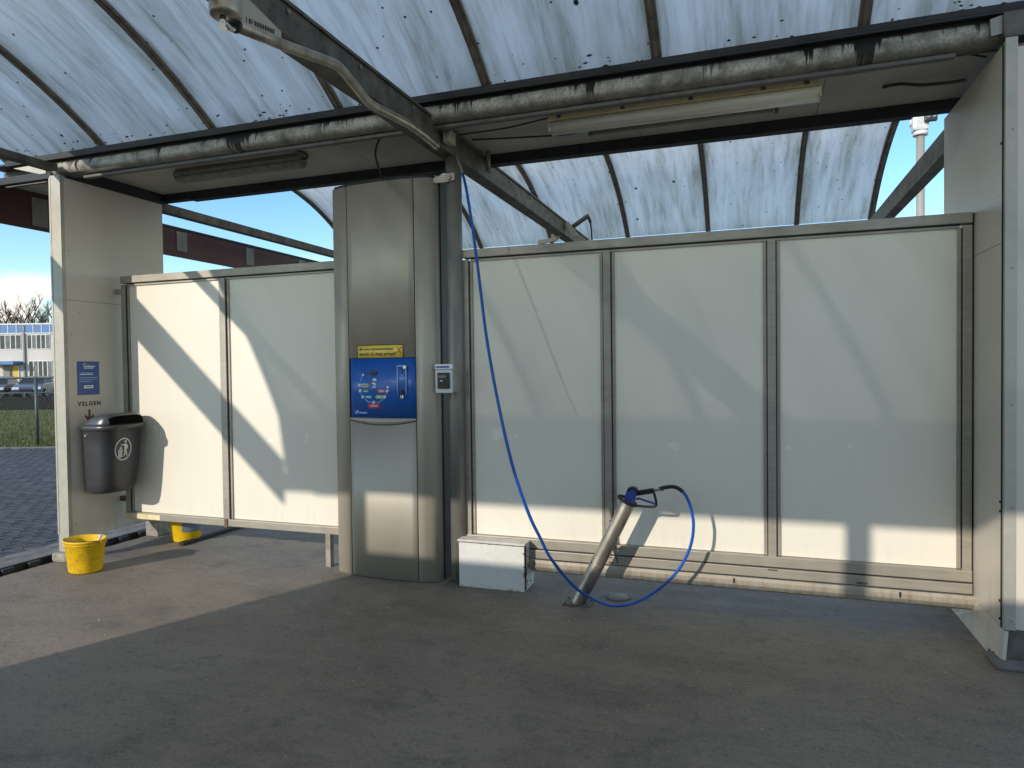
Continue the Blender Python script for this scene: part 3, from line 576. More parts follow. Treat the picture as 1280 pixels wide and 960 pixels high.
def valley(dy, label, x0=-5.52, x1=1.30, near=True):
    t = thing('roof_valley', label, 'roof beam', (-2.1, dy, 3.2))
    prof = [(-0.445, 3.335), (-0.462, 3.318), (-0.470, 3.290), (-0.466, 3.262), (-0.450, 3.238), (-0.425, 3.226), (-0.36, 3.222), (-0.33, 3.24), (-0.33, 3.35), (-0.445, 3.35)]
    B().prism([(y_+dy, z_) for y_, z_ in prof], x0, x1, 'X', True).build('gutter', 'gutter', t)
    B().box(XL_+0.02, XR_, -0.485+dy, -0.33+dy, 3.352, 3.366).box(XL_+0.02, XR_, -0.487+dy, -0.479+dy, 3.366, 3.398).box(XL_+0.02, XR_, -0.46+dy, -0.44+dy, 3.368, 3.404).build('gutter_lip', 'darkbeam', t)
    B().box(x0+0.3, x1-0.25, -0.40+dy, -0.352+dy, 3.196, 3.221, 0.006).build('conduit', 'conduit', t)
    B().box(-6.26 if near else -6.03, x1+0.1, -0.329+dy, -0.300+dy, 3.20 if False else 3.232, 3.36).build('inner_web', 'beam', t)
    xs = [-6.62 if near else -6.03, -5.38, -4.2, -2.95, -2.0, -0.75, 0.45, 1.47]
    for a_, b_ in zip(xs[:-1], xs[1:]): B().box(a_+0.002, b_-0.002, -0.299+dy, 0.565+dy, 3.300, 3.318).build('soffit_board', 'soffit', t)
    B().box(-5.47, 1.40, 0.566+dy, 0.668+dy, 3.236, 3.345, 0.004).build('rear_beam', 'darkbeam', t)
    B().box(-5.05, 1.05, 0.572+dy, 0.66+dy, 3.222, 3.2355).build('beam_flange', 'darkbeam', t)
    if near: B().box(-6.26, XR_, -0.46+dy, 0.69+dy, 3.370, 3.384).build('top_deck', 'darkbeam', t)
    else: B().prism([(-6.50, -0.46+dy), (XR_, -0.46+dy), (XR_, 0.69+dy), (-6.05, 0.69+dy)], 3.370, 3.384, 'Z').build('top_deck', 'beam', t)  # unseen deck, left edge slanted to shape the shadow it casts
    B().box(-6.26 if near else -6.05, XR_, 0.60+dy, 0.70+dy, 3.386, 3.404).build('gutter_lip', 'darkbeam', t)
    if near: B().box(-6.26, -5.50, -0.47+dy, -0.42+dy, 3.205, 3.268, 0.004).build('outrigger', 'darkbeam', t)
    if near: b = B(); b.add([(-5.93, -0.475+dy, 3.33), (-5.55, -0.475+dy, 3.335), (-5.55, -0.475+dy, 3.250), (-5.62, -0.475+dy, 3.25), (-5.93, -0.469+dy, 3.33), (-5.55, -0.469+dy, 3.335), (-5.55, -0.469+dy, 3.250), (-5.62, -0.469+dy, 3.25)], [(0, 1, 2, 3), (7, 6, 5, 4), (0, 4, 5, 1), (1, 5, 6, 2), (2, 6, 7, 3), (3, 7, 4, 0)]); b.build('gusset', 'galv', t)
    b = B(); b.prism([(1.18, 3.33), (1.30, 3.36), (1.36, 3.345), (1.24, 3.25), (1.185, 3.245)], -0.482+dy, -0.472+dy, 'Y'); b.build('gusset', 'column', t)
    B().box(1.235, 1.60, -0.50+dy, -0.40+dy, 3.222, 3.35, 0.005).build('end_block', 'beam', t)
    return t
V = valley(0, 'black-stained gutter and soffit running across above the screens')

# long tie beams carrying both canopies
def tie(x0, x1, z0, z1, ya, yb, label, flange=True):
    t = thing('tie_beam', label, 'beam', ((x0+x1)/2, (ya+yb)/2, z0), 'tie beams under the canopies')
    B().box(x0, x1, ya, yb, z0, z1, 0.006).build('box_section', 'beam', t)
    if flange:
        B().box(x0-0.012, x1+0.012, ya, yb, z1+0.001, z1+0.018).build('top_flange', 'beam', t)
        y_ = ya+0.4
        while y_ < yb:
            B().tube([(x1+0.001, y_, z1-0.03), (x1+0.010, y_, z1-0.03)], 0.012, 8).build('bolt', 'plate', t); y_ += 0.62
    return t
tie(-2.130, -2.005, 3.115, 3.258, -6.08, 6.1, 'heavy dark tie beam crossing over the steel cabinet')
tie(-5.475, -5.375, 3.246, 3.30, -6.08, -0.50, 'dark tie beam at the left edge of the near canopy', False)
tie(-5.475, -5.385, 3.140, 3.228, 0.556, 6.1, 'slim grey tie beam behind the left screen against the sky', False)
tie(1.285, 1.385, 3.025, 3.190, 0.68, 6.1, 'dark tie beam sloping past the white camera mast', False)

# ------------------------------------------------------------------ column and fittings
t = thing('steel_column', 'round grey steel column between the cabinet and the wide cream screen', 'column', (-2.028, 0.0, 0))
B().tube([(-2.034, -0.02, 0.0), (-2.034, -0.02, 3.113)], 0.058, 24).build('pole', 'column', t)
B().box(-2.10, -1.968, -0.085, 0.045, 0.0, 0.012, 0.003).build('foot_plate', 'beam', t)
b = B(); b.prism([(-2.20, 2.955), (-2.06, 2.985), (-2.00, 2.985), (-2.00, 2.935), (-2.05, 2.925), (-2.15, 2.925)], -0.092, -0.080, 'Y'); br = b.build('bracket', 'galv', t)
subbuild(B().tube([(-2.045, -0.108, 2.955), (-2.045, -0.091, 2.955)], 0.021, 16), 'bolt', 'frame', br)

t = thing('card_reader', 'small pale grey payment terminal fixed to the steel column', 'card reader', (-2.075, -0.10, 1.39))
B().box(-2.140, -2.000, -0.135, -0.05, 1.400, 1.598, 0.010).build('housing', 'galv', t)
B().box(-2.145, -2.008, -0.152, -0.136, 1.398, 1.565, 0.006).build('front_plate', 'sticker', t)
B().box(-2.147, -2.004, -0.156, -0.136, 1.568, 1.606, 0.006).build('header_strip', 'white', t)
B().box(-2.138, -2.03, -0.1576, -0.1562, 1.580, 1.592).build('printed_line', 'gunblue', t)
B().box(-2.122, -2.028, -0.166, -0.1525, 1.430, 1.545, 0.010).build('reader_module', 'black', t)
B().box(-2.112, -2.052, -0.168, -0.1662, 1.507, 1.526).build('display', 'plate', t)
B().box(-2.098, -2.080, -0.168, -0.1662, 1.482, 1.490).build('printed_line', 'white', t)
B().box(-2.112, -2.050, -0.169, -0.1662, 1.441, 1.445).build('slot', 'brownprint', t)

# ------------------------------------------------------------------ control cabinet
CP = [(-3.037, 0.13), (-3.037, -0.060), (-3.030, -0.078), (-2.960, -0.103), (-2.880, -0.125), (-2.78, -0.142), (-2.68, -0.153), (-2.58, -0.159), (-2.48, -0.160), (-2.39, -0.157), (-2.300, -0.149), (-2.240, -0.140), (-2.200, -0.128), (-2.175, -0.110), (-2.158, -0.085), (-2.152, -0.05), (-2.152, 0.13)]
def cab_y(x):
    for (a_, ya), (b_, yb) in zip(CP[1:-1], CP[2:]):
        if a_ <= x <= b_ and b_ > a_: return ya+(yb-ya)*(x-a_)/(b_-a_)
    return -0.1
t = thing('wash_cabinet', 'tall brushed steel wash control cabinet with blue front panel', 'cabinet', (-2.6, -0.02, 0))
def curved(x0, x1, zf0, zf1, off0, off1, n=12):
    """plate that follows the bowed cabinet front; zf may be functions of x"""
    b = B(); vs = []
    xs = [x0+(x1-x0)*i/n for i in range(n+1)]
    for x in xs:
        za = zf0(x) if callable(zf0) else zf0; zb = zf1(x) if callable(zf1) else zf1; y_ = cab_y(x)
        vs += [(x, y_-off1, za), (x, y_-off1, zb), (x, y_-off0, zb), (x, y_-off0, za)]
    b.add(vs, [(4*i+k_, 4*i+(k_+1) % 4, 4*i+4+(k_+1) % 4, 4*i+4+k_) for i in range(n) for k_ in range(4)]+[(0, 1, 2, 3), (4*n, 4*n+1, 4*n+2, 4*n+3)], True); return b
ctop = lambda x: 2.965
inner = [(x, y_+0.016) if 0 < i < len(CP)-1 else (x, y_) for i, (x, y_) in enumerate(CP)]
inner = [(min(max(x, -3.025), -2.164), y_) for x, y_ in inner]
B().prism(inner, 0.004, 2.955, 'Z').build('carcass', 'gap', t)
def wrap(pts, z0, z1, th=0.012):
    b = B(); n = len(pts); vs = []
    for i, (x, y_) in enumerate(pts):
        a_ = Vector(pts[max(i-1, 0)]); c_ = Vector(pts[min(i+1, n-1)]); tt = (c_-a_).normalized(); nn = Vector((-tt.y, tt.x))*th
        vs += [(x, y_, z0), (x, y_, z1), (x+nn.x, y_+nn.y, z1), (x+nn.x, y_+nn.y, z0)]
    b.add(vs, [(4*i+k_, 4*i+(k_+1) % 4, 4*i+4+(k_+1) % 4, 4*i+4+k_) for i in range(n-1) for k_ in range(4)]+[(0, 1, 2, 3), (4*n-4, 4*n-3, 4*n-2, 4*n-1)], True); return b
wrap(CP[:4]+[(-2.884, -0.124)], 0.004, 2.962).build('side_panel', 'steel', t)
wrap([(-2.298, -0.149)]+CP[11:], 0.004, 2.962).build('side_panel', 'steel', t)
curved(-2.8740, -2.3065, 1.660, 2.962, -0.012, 0.0).build('upper_door', 'steel', t)
arcz = lambda x: 1.158+0.034*((x+2.59)/0.288)**2
curved(-2.8740, -2.3065, lambda x: arcz(x)+0.003, 1.211, -0.012, 0.001).build('apron_strip', 'steel', t)
curved(-2.8740, -2.3065, 0.006, lambda x: arcz(x)-0.003, -0.012, 0.0).build('lower_door', 'steel', t)
B().prism(inner, 2.963, 2.985, 'Z').build('lid', 'darkbeam', t)
B().prism([(-2.152+0.0005, -0.03), (-2.140, -0.03), (-2.140, 0.13), (-2.152+0.0005, 0.13)], 0.01, 2.95, 'Z').build('rear_gap_strip', 'darkbeam', t)  # near-black strip standing for the dark gap beside the column
bp = curved(-2.860, -2.3035, 1.2135, 1.656, -0.012, 0.003, 16).build('control_panel', 'blue', t)
PX = lambda u: -2.858+(u-436)*0.006735
PZ = lambda v: 1.654-(v-449)*0.006034
def sp_(b, name, mat): return subbuild(b, name, mat, bp)
def flat(u0, u1, v0, v1, name, mat, off=0.004, th=0.003, r=0.0):
    x0, x1, z0, z1 = PX(u0), PX(u1), PZ(v1), PZ(v0); return sp_(curved(x0, x1, z0, z1, off-0.001, off+th, 4), name, mat)
def disc(u, v, r, name, mat, th=0.006, inner_=None):
    x, z = PX(u), PZ(v); y_ = cab_y(x)-0.003; b = B(); b.tube([(x, y_, z), (x, y_-th, z)], r, 18); return sp_(b, name, mat)
flat(462.6, 472.2, 464, 467.6, 'display', 'olive'); flat(463.5, 471.5, 469, 470, 'printed_line', 'olive')
def pline(uv, r=0.0035, name='printed_line', mat='cyanline'):
    pts = [(PX(u), cab_y(PX(u))-0.0045, PZ(v)) for u, v in uv]; sp_(B().tube(spline(pts, 6), r, 6), name, mat)
pline([(453.2, 469.5), (451.0, 473.5), (449.4, 479)]); pline([(456, 499.5), (460, 502.2), (464.5, 503.2)]); pline([(471, 503.2), (475.5, 502), (479, 499)]); pline([(448.8, 484.5), (449.0, 486.5)]); pline([(450.2, 491.8), (451.5, 494)]); pline([(483.8, 491.8), (482.5, 494)]); pline([(485.6, 480), (485.4, 486)], 0.002)
disc(453.4, 468.9, 0.009, 'lamp', 'white')
for u, v in ((448.4, 481.6), (449.4, 488.8), (452.8, 496.3), (467.3, 503.0), (481.4, 496.3), (484.8, 489.0)):
    disc(u, v, 0.0115, 'button', 'white', 0.009); disc(u, v, 0.006, 'button_centre', 'cyanline', 0.011)
disc(485.4, 484.3, 0.008, 'lamp', 'white')
def pill(u0, u1, v0, v1, mat, txt=None):
    x0, x1, z0, z1 = PX(u0), PX(u1), PZ(v1), PZ(v0); r = (z1-z0)/2; prof = []
    for k_ in range(9): a_ = math.pi/2-math.pi*k_/8; prof.append((x1-r+r*math.cos(a_), (z0+z1)/2+r*math.sin(a_)))
    for k_ in range(9): a_ = -math.pi/2-math.pi*k_/8; prof.append((x0+r+r*math.cos(a_), (z0+z1)/2+r*math.sin(a_)))
    y_ = cab_y((x0+x1)/2)-0.0035; sp_(B().prism(prof, y_-0.004, y_+0.001, 'Y'), 'label_plate', mat)
    sp_(B().box(x0+r*1.1, x1-r*1.1, y_-0.0052, y_-0.004, (z0+z1)/2-0.003, (z0+z1)/2+0.003), 'printed_line', 'black' if mat == 'cream' else 'white')
pill(450.8, 460.3, 479.8, 484.2, 'cream'); pill(452.3, 461.0, 487.0, 491.2, 'green'); pill(455.6, 465.0, 494.2, 498.4, 'cyan'); pill(460, 474.8, 504.2, 510.2, 'red'); pill(469.5, 479.2, 494.0, 498.4, 'lime'); pill(472.8, 482.2, 486.8, 491.0, 'pink')
# abstract white figure print in the middle of the panel
pline([(466.5, 475.5), (469.3, 474.6), (469.8, 477)], 0.010, mat='white'); pline([(465.8, 479), (468.5, 480.2), (470.2, 481.5)], 0.009, mat='white'); pline([(466, 485.4), (467.8, 483), (469.8, 485.2)], 0.006, mat='white'); pline([(463, 477.2), (463.6, 478.6)], 0.008, mat='pink')
# raised dispenser strip at the right of the panel
flat(497.3, 508.6, 459.5, 495.0, 'guide_plate', 'slotblue', 0.004, 0.006)
flat(497.3, 498.4, 459.5, 494.0, 'guide_edge', 'cyanline', 0.0105, 0.003); flat(507.5, 508.6, 459.5, 494.0, 'guide_edge', 'cyanline', 0.0105, 0.003); flat(497.3, 508.6, 457.6, 459.4, 'guide_edge', 'cyanline', 0.006, 0.008)
disc(507.4, 460.0, 0.013, 'lock', 'chrome', 0.022); disc(503.3, 469.4, 0.005, 'screw', 'cyanline', 0.012); flat(502.8, 503.8, 462, 468, 'slot', 'black', 0.011, 0.001)
flat(500.0, 507.0, 491.2, 492.6, 'coin_tray', 'black', 0.011, 0.006); flat(502.6, 504.2, 488, 497.5, 'coin_tray', 'black', 0.011, 0.008); disc(503.4, 495.8, 0.013, 'lock', 'chrome', 0.016)
flat(441.8, 443.6, 513.8, 518.2, 'printed_mark', 'cyanline', 0.004, 0.002); flat(444.2, 446.4, 513.2, 517.2, 'printed_mark', 'cyanline', 0.004, 0.002); flat(447.4, 458.0, 515.0, 517.2, 'printed_line', 'cyanline', 0.004, 0.002)

n_ = thing('notice_sticker', 'yellow notice sticker above the blue panel of the cabinet', 'sticker', (-2.597, -0.16, 1.66))
curved(-2.790, -2.400, 1.6615, 1.752, 0.0006, 0.0022, 8).build('sheet', 'yellow', n_)
curved(-2.796, -2.790, 1.6615, 1.756, 0.0006, 0.0026, 2).build('border', 'brownprint', n_); curved(-2.400, -2.393, 1.6615, 1.756, 0.0006, 0.0026, 2).build('border', 'brownprint', n_); curved(-2.7895, -2.4005, 1.7525, 1.757, 0.0006, 0.0026, 8).build('border', 'brownprint', n_)
for tx, zz in (('Al onze muntautomaten', 1.7175), ('worden 2x daags geleegd!', 1.680)):
    b = text_bm(tx, 0.0305, (-2.776, 0.0, zz), (1, 0, 0), (0, 0, 1), 0.18, 0.0002)
    b.v = [(x, cab_y(x)-0.0030-(0.0008 if y_ < 0 else 0), z) for x, y_, z in b.v]; b.build('lettering', 'black', n_)
b = B(); 
for (x0, z0, x1, z1) in ((-2.452, 1.738, -2.412, 1.692), (-2.412, 1.738, -2.452, 1.692)): b.tube([(x0, -0.1612, z0), (x1, -0.1612, z1)], 0.0028, 6)
b.build('crossed_tools', 'red', n_)

# ------------------------------------------------------------------ poster on left wall
p_ = thing('poster', 'small blue notice on the end wall above the litter bin', 'poster', (-5.368, -0.28, 1.39))
B().box(-5.3695, -5.366, -0.382, -0.178, 1.388, 1.674).build('sheet', 'poster', p_)
def pl(y0, y1, z0, z1, mat='cyanline'): B().box(-5.366, -5.3648, y0, y1, z0, z1).build('printed_line', mat, p_)
B().tube(spline([(-5.3652, -0.330, 1.640), (-5.3652, -0.325, 1.652), (-5.3652, -0.313, 1.657), (-5.3652, -0.303, 1.652)], 6), 0.0025, 6).build('printed_mark', 'white', p_)
pl(-0.325, -0.215, 1.628, 1.636, 'white'); pl(-0.322, -0.235, 1.614, 1.621, 'white'); pl(-0.30, -0.26, 1.642, 1.647)
pl(-0.363, -0.235, 1.574, 1.579); pl(-0.363, -0.240, 1.560, 1.568, 'white'); pl(-0.366, -0.195, 1.534, 1.539); pl(-0.366, -0.20, 1.519, 1.523); pl(-0.366, -0.25, 1.501, 1.506)
B().box(-5.366, -5.3645, -0.325, -0.238, 1.444, 1.470, 0.0005).build('white_patch', 'white', p_); B().box(-5.3644, -5.3638, -0.31, -0.252, 1.454, 1.460).build('printed_line', 'poster', p_)

# ------------------------------------------------------------------ litter bin
t = thing('litter_bin', 'charcoal plastic litter bin with white tidy person symbol on the end wall', 'litter bin', (-5.18, -0.27, 0.55))
bxw, byc = -5.355, -0.215
def bin_ring(z, dep, wid, yo=0.0, n=40, e=3.4, flat_=0.0):
    r = []
    for k_ in range(n):
        a_ = 2*math.pi*k_/n; ca, sa = math.cos(a_), math.sin(a_); q = (abs(ca)**e+abs(sa)**e)**(-1/e)
        r.append((bxw+dep/2+dep/2*ca*q, byc+yo+wid/2*sa*q, z))
    return r
prof = [(0.548, 0.20, 0.26), (0.555, 0.245, 0.31), (0.575, 0.275, 0.338), (0.63, 0.293, 0.356), (0.75, 0.312, 0.376), (0.95, 0.332, 0.395), (1.095, 0.345, 0.408), (1.10, 0.350, 0.414)]
B().loft([bin_ring(z, d, w_) for z, d, w_ in prof]).build('body', 'binplastic', t)
B().loft([bin_ring(z, d, w_) for z, d, w_ in [(1.094, 0.362, 0.430), (1.098, 0.376, 0.446), (1.128, 0.380, 0.450), (1.134, 0.368, 0.436)]]).build('rim', 'binlid', t)
# hood: opening faces into the bay and is painted as a black patch for the shaded inside, under a domed cap
HR = [(1.134, 0.000, 0.362, 0.428), (1.150, 0.018, 0.360, 0.420), (1.172, 0.055, 0.356, 0.405), (1.196, 0.100, 0.350, 0.385), (1.214, 0.145, 0.338, 0.355), (1.226, 0.190, 0.320, 0.300), (1.231, 0.235, 0.300, 0.200)]
def hood_ring(z, xb, xf, wid, n=48, e=3.4):
    r = []
    for k_ in range(n):
        a_ = 2*math.pi*k_/n; ca, sa = math.cos(a_), math.sin(a_); q = (abs(ca)**e+abs(sa)**e)**(-1/e)
        r.append((bxw+(xb+xf)/2+(xf-xb)/2*ca*q, byc+wid/2*sa*q, z))
    return r
h = B().loft([hood_ring(*r_) for r_ in HR]).build('hood', 'binlid', t)
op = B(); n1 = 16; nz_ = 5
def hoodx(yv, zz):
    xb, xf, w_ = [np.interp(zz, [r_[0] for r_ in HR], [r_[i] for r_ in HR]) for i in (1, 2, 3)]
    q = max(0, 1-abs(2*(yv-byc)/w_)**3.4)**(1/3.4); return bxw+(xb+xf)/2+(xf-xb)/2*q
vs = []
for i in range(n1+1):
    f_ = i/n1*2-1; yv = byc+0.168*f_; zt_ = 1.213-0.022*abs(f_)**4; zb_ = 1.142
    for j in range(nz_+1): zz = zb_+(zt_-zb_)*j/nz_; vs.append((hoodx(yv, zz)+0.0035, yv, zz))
op.add(vs, [(i*(nz_+1)+j, (i+1)*(nz_+1)+j, (i+1)*(nz_+1)+j+1, i*(nz_+1)+j+1) for i in range(n1) for j in range(nz_)], True); op.build('opening', 'bin_black', t)
B().tube([(-5.25, byc-0.195, 1.05), (-5.25, byc-0.206, 1.05)], 0.010, 12).build('lock', 'chrome', t)
B().box(-5.369, -5.353, byc-0.07, byc+0.07, 0.62, 1.08).build('wall_bracket', 'beam', t)
# tidy-person emblem on the front (towards +X)
def ez(y_, z): # front surface x
    dd = np.interp(z, [p[0] for p in prof], [p[1] for p in prof]); ww = np.interp(z, [p[0] for p in prof], [p[2] for p in prof])
    q = max(0, 1-abs(2*(y_-byc)/ww)**3.4)**(1/3.4); return bxw+dd/2+dd/2*q+0.0012
ey, ezc, er, eh = byc-0.035, 0.925, 0.078, 0.096
em = B(); nn_ = 40
vs = []
for k_ in range(nn_):
    a_ = 2*math.pi*k_/nn_
    for rr in (1.0, 0.90): y_ = ey+er*rr*math.cos(a_); z = ezc+eh*rr*math.sin(a_); vs.append((ez(y_, z), y_, z))
em.add(vs, [(2*k_, 2*((k_+1) % nn_), 2*((k_+1) % nn_)+1, 2*k_+1) for k_ in range(nn_)])
def poly(pts):
    q = [(ey+a_*er, ezc+b_*eh) for a_, b_ in pts]; em.add([(ez(y_, z), y_, z) for y_, z in q], [tuple(range(len(q)))])
def circ(a_, b_, r): poly([(a_+r*math.cos(k_*math.pi/6), b_+r*0.85*math.sin(k_*math.pi/6)) for k_ in range(12)])
circ(0.22, 0.66, 0.13)
poly([(0.10, 0.46), (0.36, 0.46), (0.50, 0.30), (0.52, 0.0), (0.42, -0.02), (0.40, 0.18), (0.36, 0.0), (0.12, 0.0), (0.10, 0.26)])
poly([(0.12, 0.46), (0.10, 0.32), (-0.34, 0.36), (-0.36, 0.42)])
poly([(0.12, 0.0), (0.36, 0.0), (0.26, -0.35), (0.12, -0.66), (0.02, -0.66), (0.14, -0.30)])
poly([(0.22, -0.05), (0.37, -0.05), (0.52, -0.62), (0.42, -0.64)])
for i in range(5): a0 = -0.62+i*0.105; poly([(a0, -0.12), (a0+0.075, -0.12), (a0*0.82+0.07-0.05, -0.72), (a0*0.82-0.05, -0.72)])
poly([(-0.66, -0.02), (-0.06, -0.02), (-0.06, -0.10), (-0.66, -0.10)]); poly([(-0.50, 0.02), (-0.44, 0.18), (-0.30, 0.24), (-0.20, 0.14), (-0.26, 0.04)])
o = em.build('emblem', 'sticker', t)

# ------------------------------------------------------------------ buckets
def bucket(x, y_, label, rt=0.158, rb=0.125, hgt=0.262, sy=0.86):
    t = thing('bucket', label, 'bucket', (x, y_, 0), 'yellow buckets on the floor')
    B().lathe([(0.001, 0.004), (rb-0.006, 0.004), (rb, 0.010), (rb+0.004, 0.02), (rt-0.002, hgt-0.02), (rt+0.006, hgt-0.016), (rt+0.009, hgt-0.004), (rt+0.004, hgt), (rt-0.005, hgt-0.004), (rb-0.004, 0.016), (0.001, 0.012)], (x, y_, 0), 40, 1.0, sy).build('pail', 'bucket', t)
    B().lathe([(rt+0.001, hgt-0.034), (rt+0.005, hgt-0.031), (rt+0.001, hgt-0.028)], (x, y_, 0), 40, 1.0, sy).build('rib_ring', 'bucket', t)
    for s_ in (-1, 1): B().tube([(x+s_*(rt+0.001), y_, hgt-0.012), (x+s_*(rt+0.018), y_, hgt-0.012)], 0.012, 10).build('handle_ear', 'chrome' if s_ < 0 else 'bucket', t)
    pts = [(x-(rt+0.012)*math.cos(a_), y_-0.13*sy*math.sin(a_)*1.12, hgt-0.006+0.012*math.sin(a_)) for a_ in [math.pi*k_/14 for k_ in range(15)]]
    B().tube(pts, 0.0028, 6).build('handle', 'cable', t)
    return t
bk = bucket(-4.99, -0.655, 'dirty yellow bucket standing in front of the end wall')
B().tube([(-5.07, -0.60, 0.06), (-4.87, -0.60, 0.288)], 0.009, 8).box(-4.900, -4.880, -0.61, -0.59, 0.265, 0.285).build('brush_handle', 'camwhite', bk)
b2 = bucket(-4.985, 0.37, 'yellow bucket with grey label seen under the left screen', 0.16, 0.128, 0.27)
b = B(); vs = []
for k_ in range(9):
    a_ = -math.pi*0.36+k_*math.pi*0.5/8
    for z in (0.10, 0.24): r_ = 0.128+(0.16-0.128)*(z/0.27)+0.0035; vs.append((-4.985+r_*math.cos(a_), 0.37+0.86*r_*math.sin(a_), z))
b.add(vs, [(2*k_, 2*k_+1, 2*k_+3, 2*k_+2) for k_ in range(8)], True); b.build('label_wrap', 'bucketgrey', b2)

# ------------------------------------------------------------------ white box, drain cover
B().box(1.2335, 1.2415, 0.006, 0.06, 0.21, 2.44).build('end_filler', 'gap', t_right)
t = thing('meter_box', 'low white metal box with chipped edges beside the column foot', 'box', (-1.74, -0.05, 0))
B().box(-1.984, -1.488, -0.135, 0.10, 0.0, 0.326, 0.004).build('body', 'boxwhite', t)
B().box(-1.992, -1.480, -0.143, -0.030, 0.3265, 0.342, 0.003).build('lid', 'boxlid', t); B().box(-1.990, -1.482, -0.139, -0.134, 0.3215, 0.3262).build('lid_gap', 'gap', t)
B().box(-1.480-0.007, -1.485, -0.128, -0.095, 0.01, 0.322).build('edge_seal', 'gap', t)
t = thing('drain_cover', 'small round metal drain cover in the floor beside the leaning tube', 'drain cover', (-0.845, -0.02, 0))
B().lathe([(0.001, 0.010), (0.056, 0.009), (0.066, 0.006), (0.070, 0.001)], (-0.845, -0.035, 0), 28).build('plate', 'foot', t)
B().lathe([(0.072, 0.004), (0.088, 0.004), (0.096, 0.001)], (-0.845, -0.035, 0), 28).build('ring', 'beam', t)

# ------------------------------------------------------------------ gun holder, spray gun and hose
YT = -0.235
t = thing('gun_holder', 'leaning brown steel tube that holds the spray gun', 'holder tube', (-1.084, YT, 0))
A0, A1 = Vector((-1.083, YT, 0.002)), Vector((-0.742, YT, 0.687)); dA = (A1-A0).normalized()
b = B(); b.tube([A0-dA*0.0, A1], 0.048, 32, cap=False); b.tube([A1, A0+dA*0.05], 0.043, 32, cap=False); b.build('tube', 'tube', t)
b = B(); nn = dA.orthogonal().normalized(); mm = dA.cross(nn); seg = 32
vs = [A1+(nn*math.cos(6.28318*k_/seg)+mm*math.sin(6.28318*k_/seg))*r_ for r_ in (0.048, 0.043) for k_ in range(seg)]
b.add(vs, [(k_, (k_+1) % seg, seg+(k_+1) % seg, seg+k_) for k_ in range(seg)]); b.build('mouth_edge', 'tube', t)
c1 = A0+dA*0.30; B().tube([c1, c1+dA*0.007], 0.0505, 32).build('weld_ring', 'tube', t)
B().box(-1.175, -0.985, YT-0.07, YT+0.07, 0.001, 0.007, 0.002).build('base_plate', 'beam', t)
for dx_, dy_ in ((-0.078, -0.055), (0.078, -0.055), (0.078, 0.055), (-0.078, 0.055)): B().tube([(-1.08+dx_, YT+dy_, 0.007), (-1.08+dx_, YT+dy_, 0.016)], 0.007, 6).build('bolt', 'beam', t)

t = thing('spray_gun', 'blue and black high pressure spray gun resting in the leaning tube', 'spray gun', (-0.70, YT, 0.70))
rc = A1+dA*0.012+Vector((-0.012, 0, 0.006))
ring = [rc+(nn*math.cos(6.28318*k_/28)+mm*math.sin(6.28318*k_/28))*0.058 for k_ in range(29)]
B().tube(ring, 0.011, 10, cap=False).build('rubber_ring', 'gunblack', t)
B().tube([A1-dA*0.30, A1+dA*0.03], 0.014, 12).build('lance', 'gunblack', t)
def GP(u, v, y=YT):  # point in the plane of the gun, set out in millimetres from its grip
    return Vector((-0.706+(u-792)*0.00516, y, 0.673+(632-v)*0.00516))
body = [(785, 634), (780, 629), (782, 618), (785, 611), (790, 609.5), (795, 611.5), (796, 617), (794, 626), (791, 634)]
def plate(uv, th, name, mat, yc=YT, bev=0.006):
    bm = bmesh.new(); f = [bm.verts.new(GP(u, v, yc-th/2)) for u, v in uv]; bm.faces.new(f)
    r_ = bmesh.ops.extrude_face_region(bm, geom=bm.faces[:]); bmesh.ops.translate(bm, verts=[g_ for g_ in r_['geom'] if isinstance(g_, bmesh.types.BMVert)], vec=(0, th, 0))
    bmesh.ops.bevel(bm, geom=bm.edges[:], offset=bev, segments=3, affect='EDGES', profile=0.5); bm.verts.index_update()
    b = B(); b.add([v.co[:] for v in bm.verts], [[v.index for v in f.verts] for f in bm.faces], False); bm.free(); return b.build(name, mat, t)
plate(body, 0.055, 'valve_body', 'gunblue')
plate([(783.8, 614), (786, 609.4), (791, 608.2), (796, 609.8), (797.5, 612.5), (790, 611.0), (786.2, 614.5)], 0.058, 'cap', 'gunblack', bev=0.002)
plate([(793, 613.5), (813, 609.6), (817, 609), (818.6, 613), (815, 615.6), (797, 619.2), (794, 619)], 0.036, 'handle', 'gunblack', bev=0.007)
plate([(790, 628), (795.5, 628), (796, 633.2), (789, 633.5)], 0.045, 'guard_foot', 'gunblack', bev=0.004)
B().tube(spline([GP(816.5, 613), GP(818.8, 620), GP(820, 628), GP(818, 631.8), (GP(808, 632.4)), GP(794, 632)], 6), 0.0085, 8).build('trigger_guard', 'gunblack', t)
B().tube(spline([GP(795.5, 624), GP(799, 622.8), GP(805, 624.6), GP(813, 626.8), GP(818, 628.6)], 6), [0.007]*25, 8).build('trigger', 'gunblue', t)
B().tube([GP(817.5, 611.5), GP(822, 611)], 0.011, 6, smooth=False).tube([GP(822, 611), GP(826.5, 610.2)], 0.0075, 12).tube([GP(826, 610.2), GP(829.5, 609.6)], 0.012, 6, smooth=False).build('swivel', 'chrome', t)

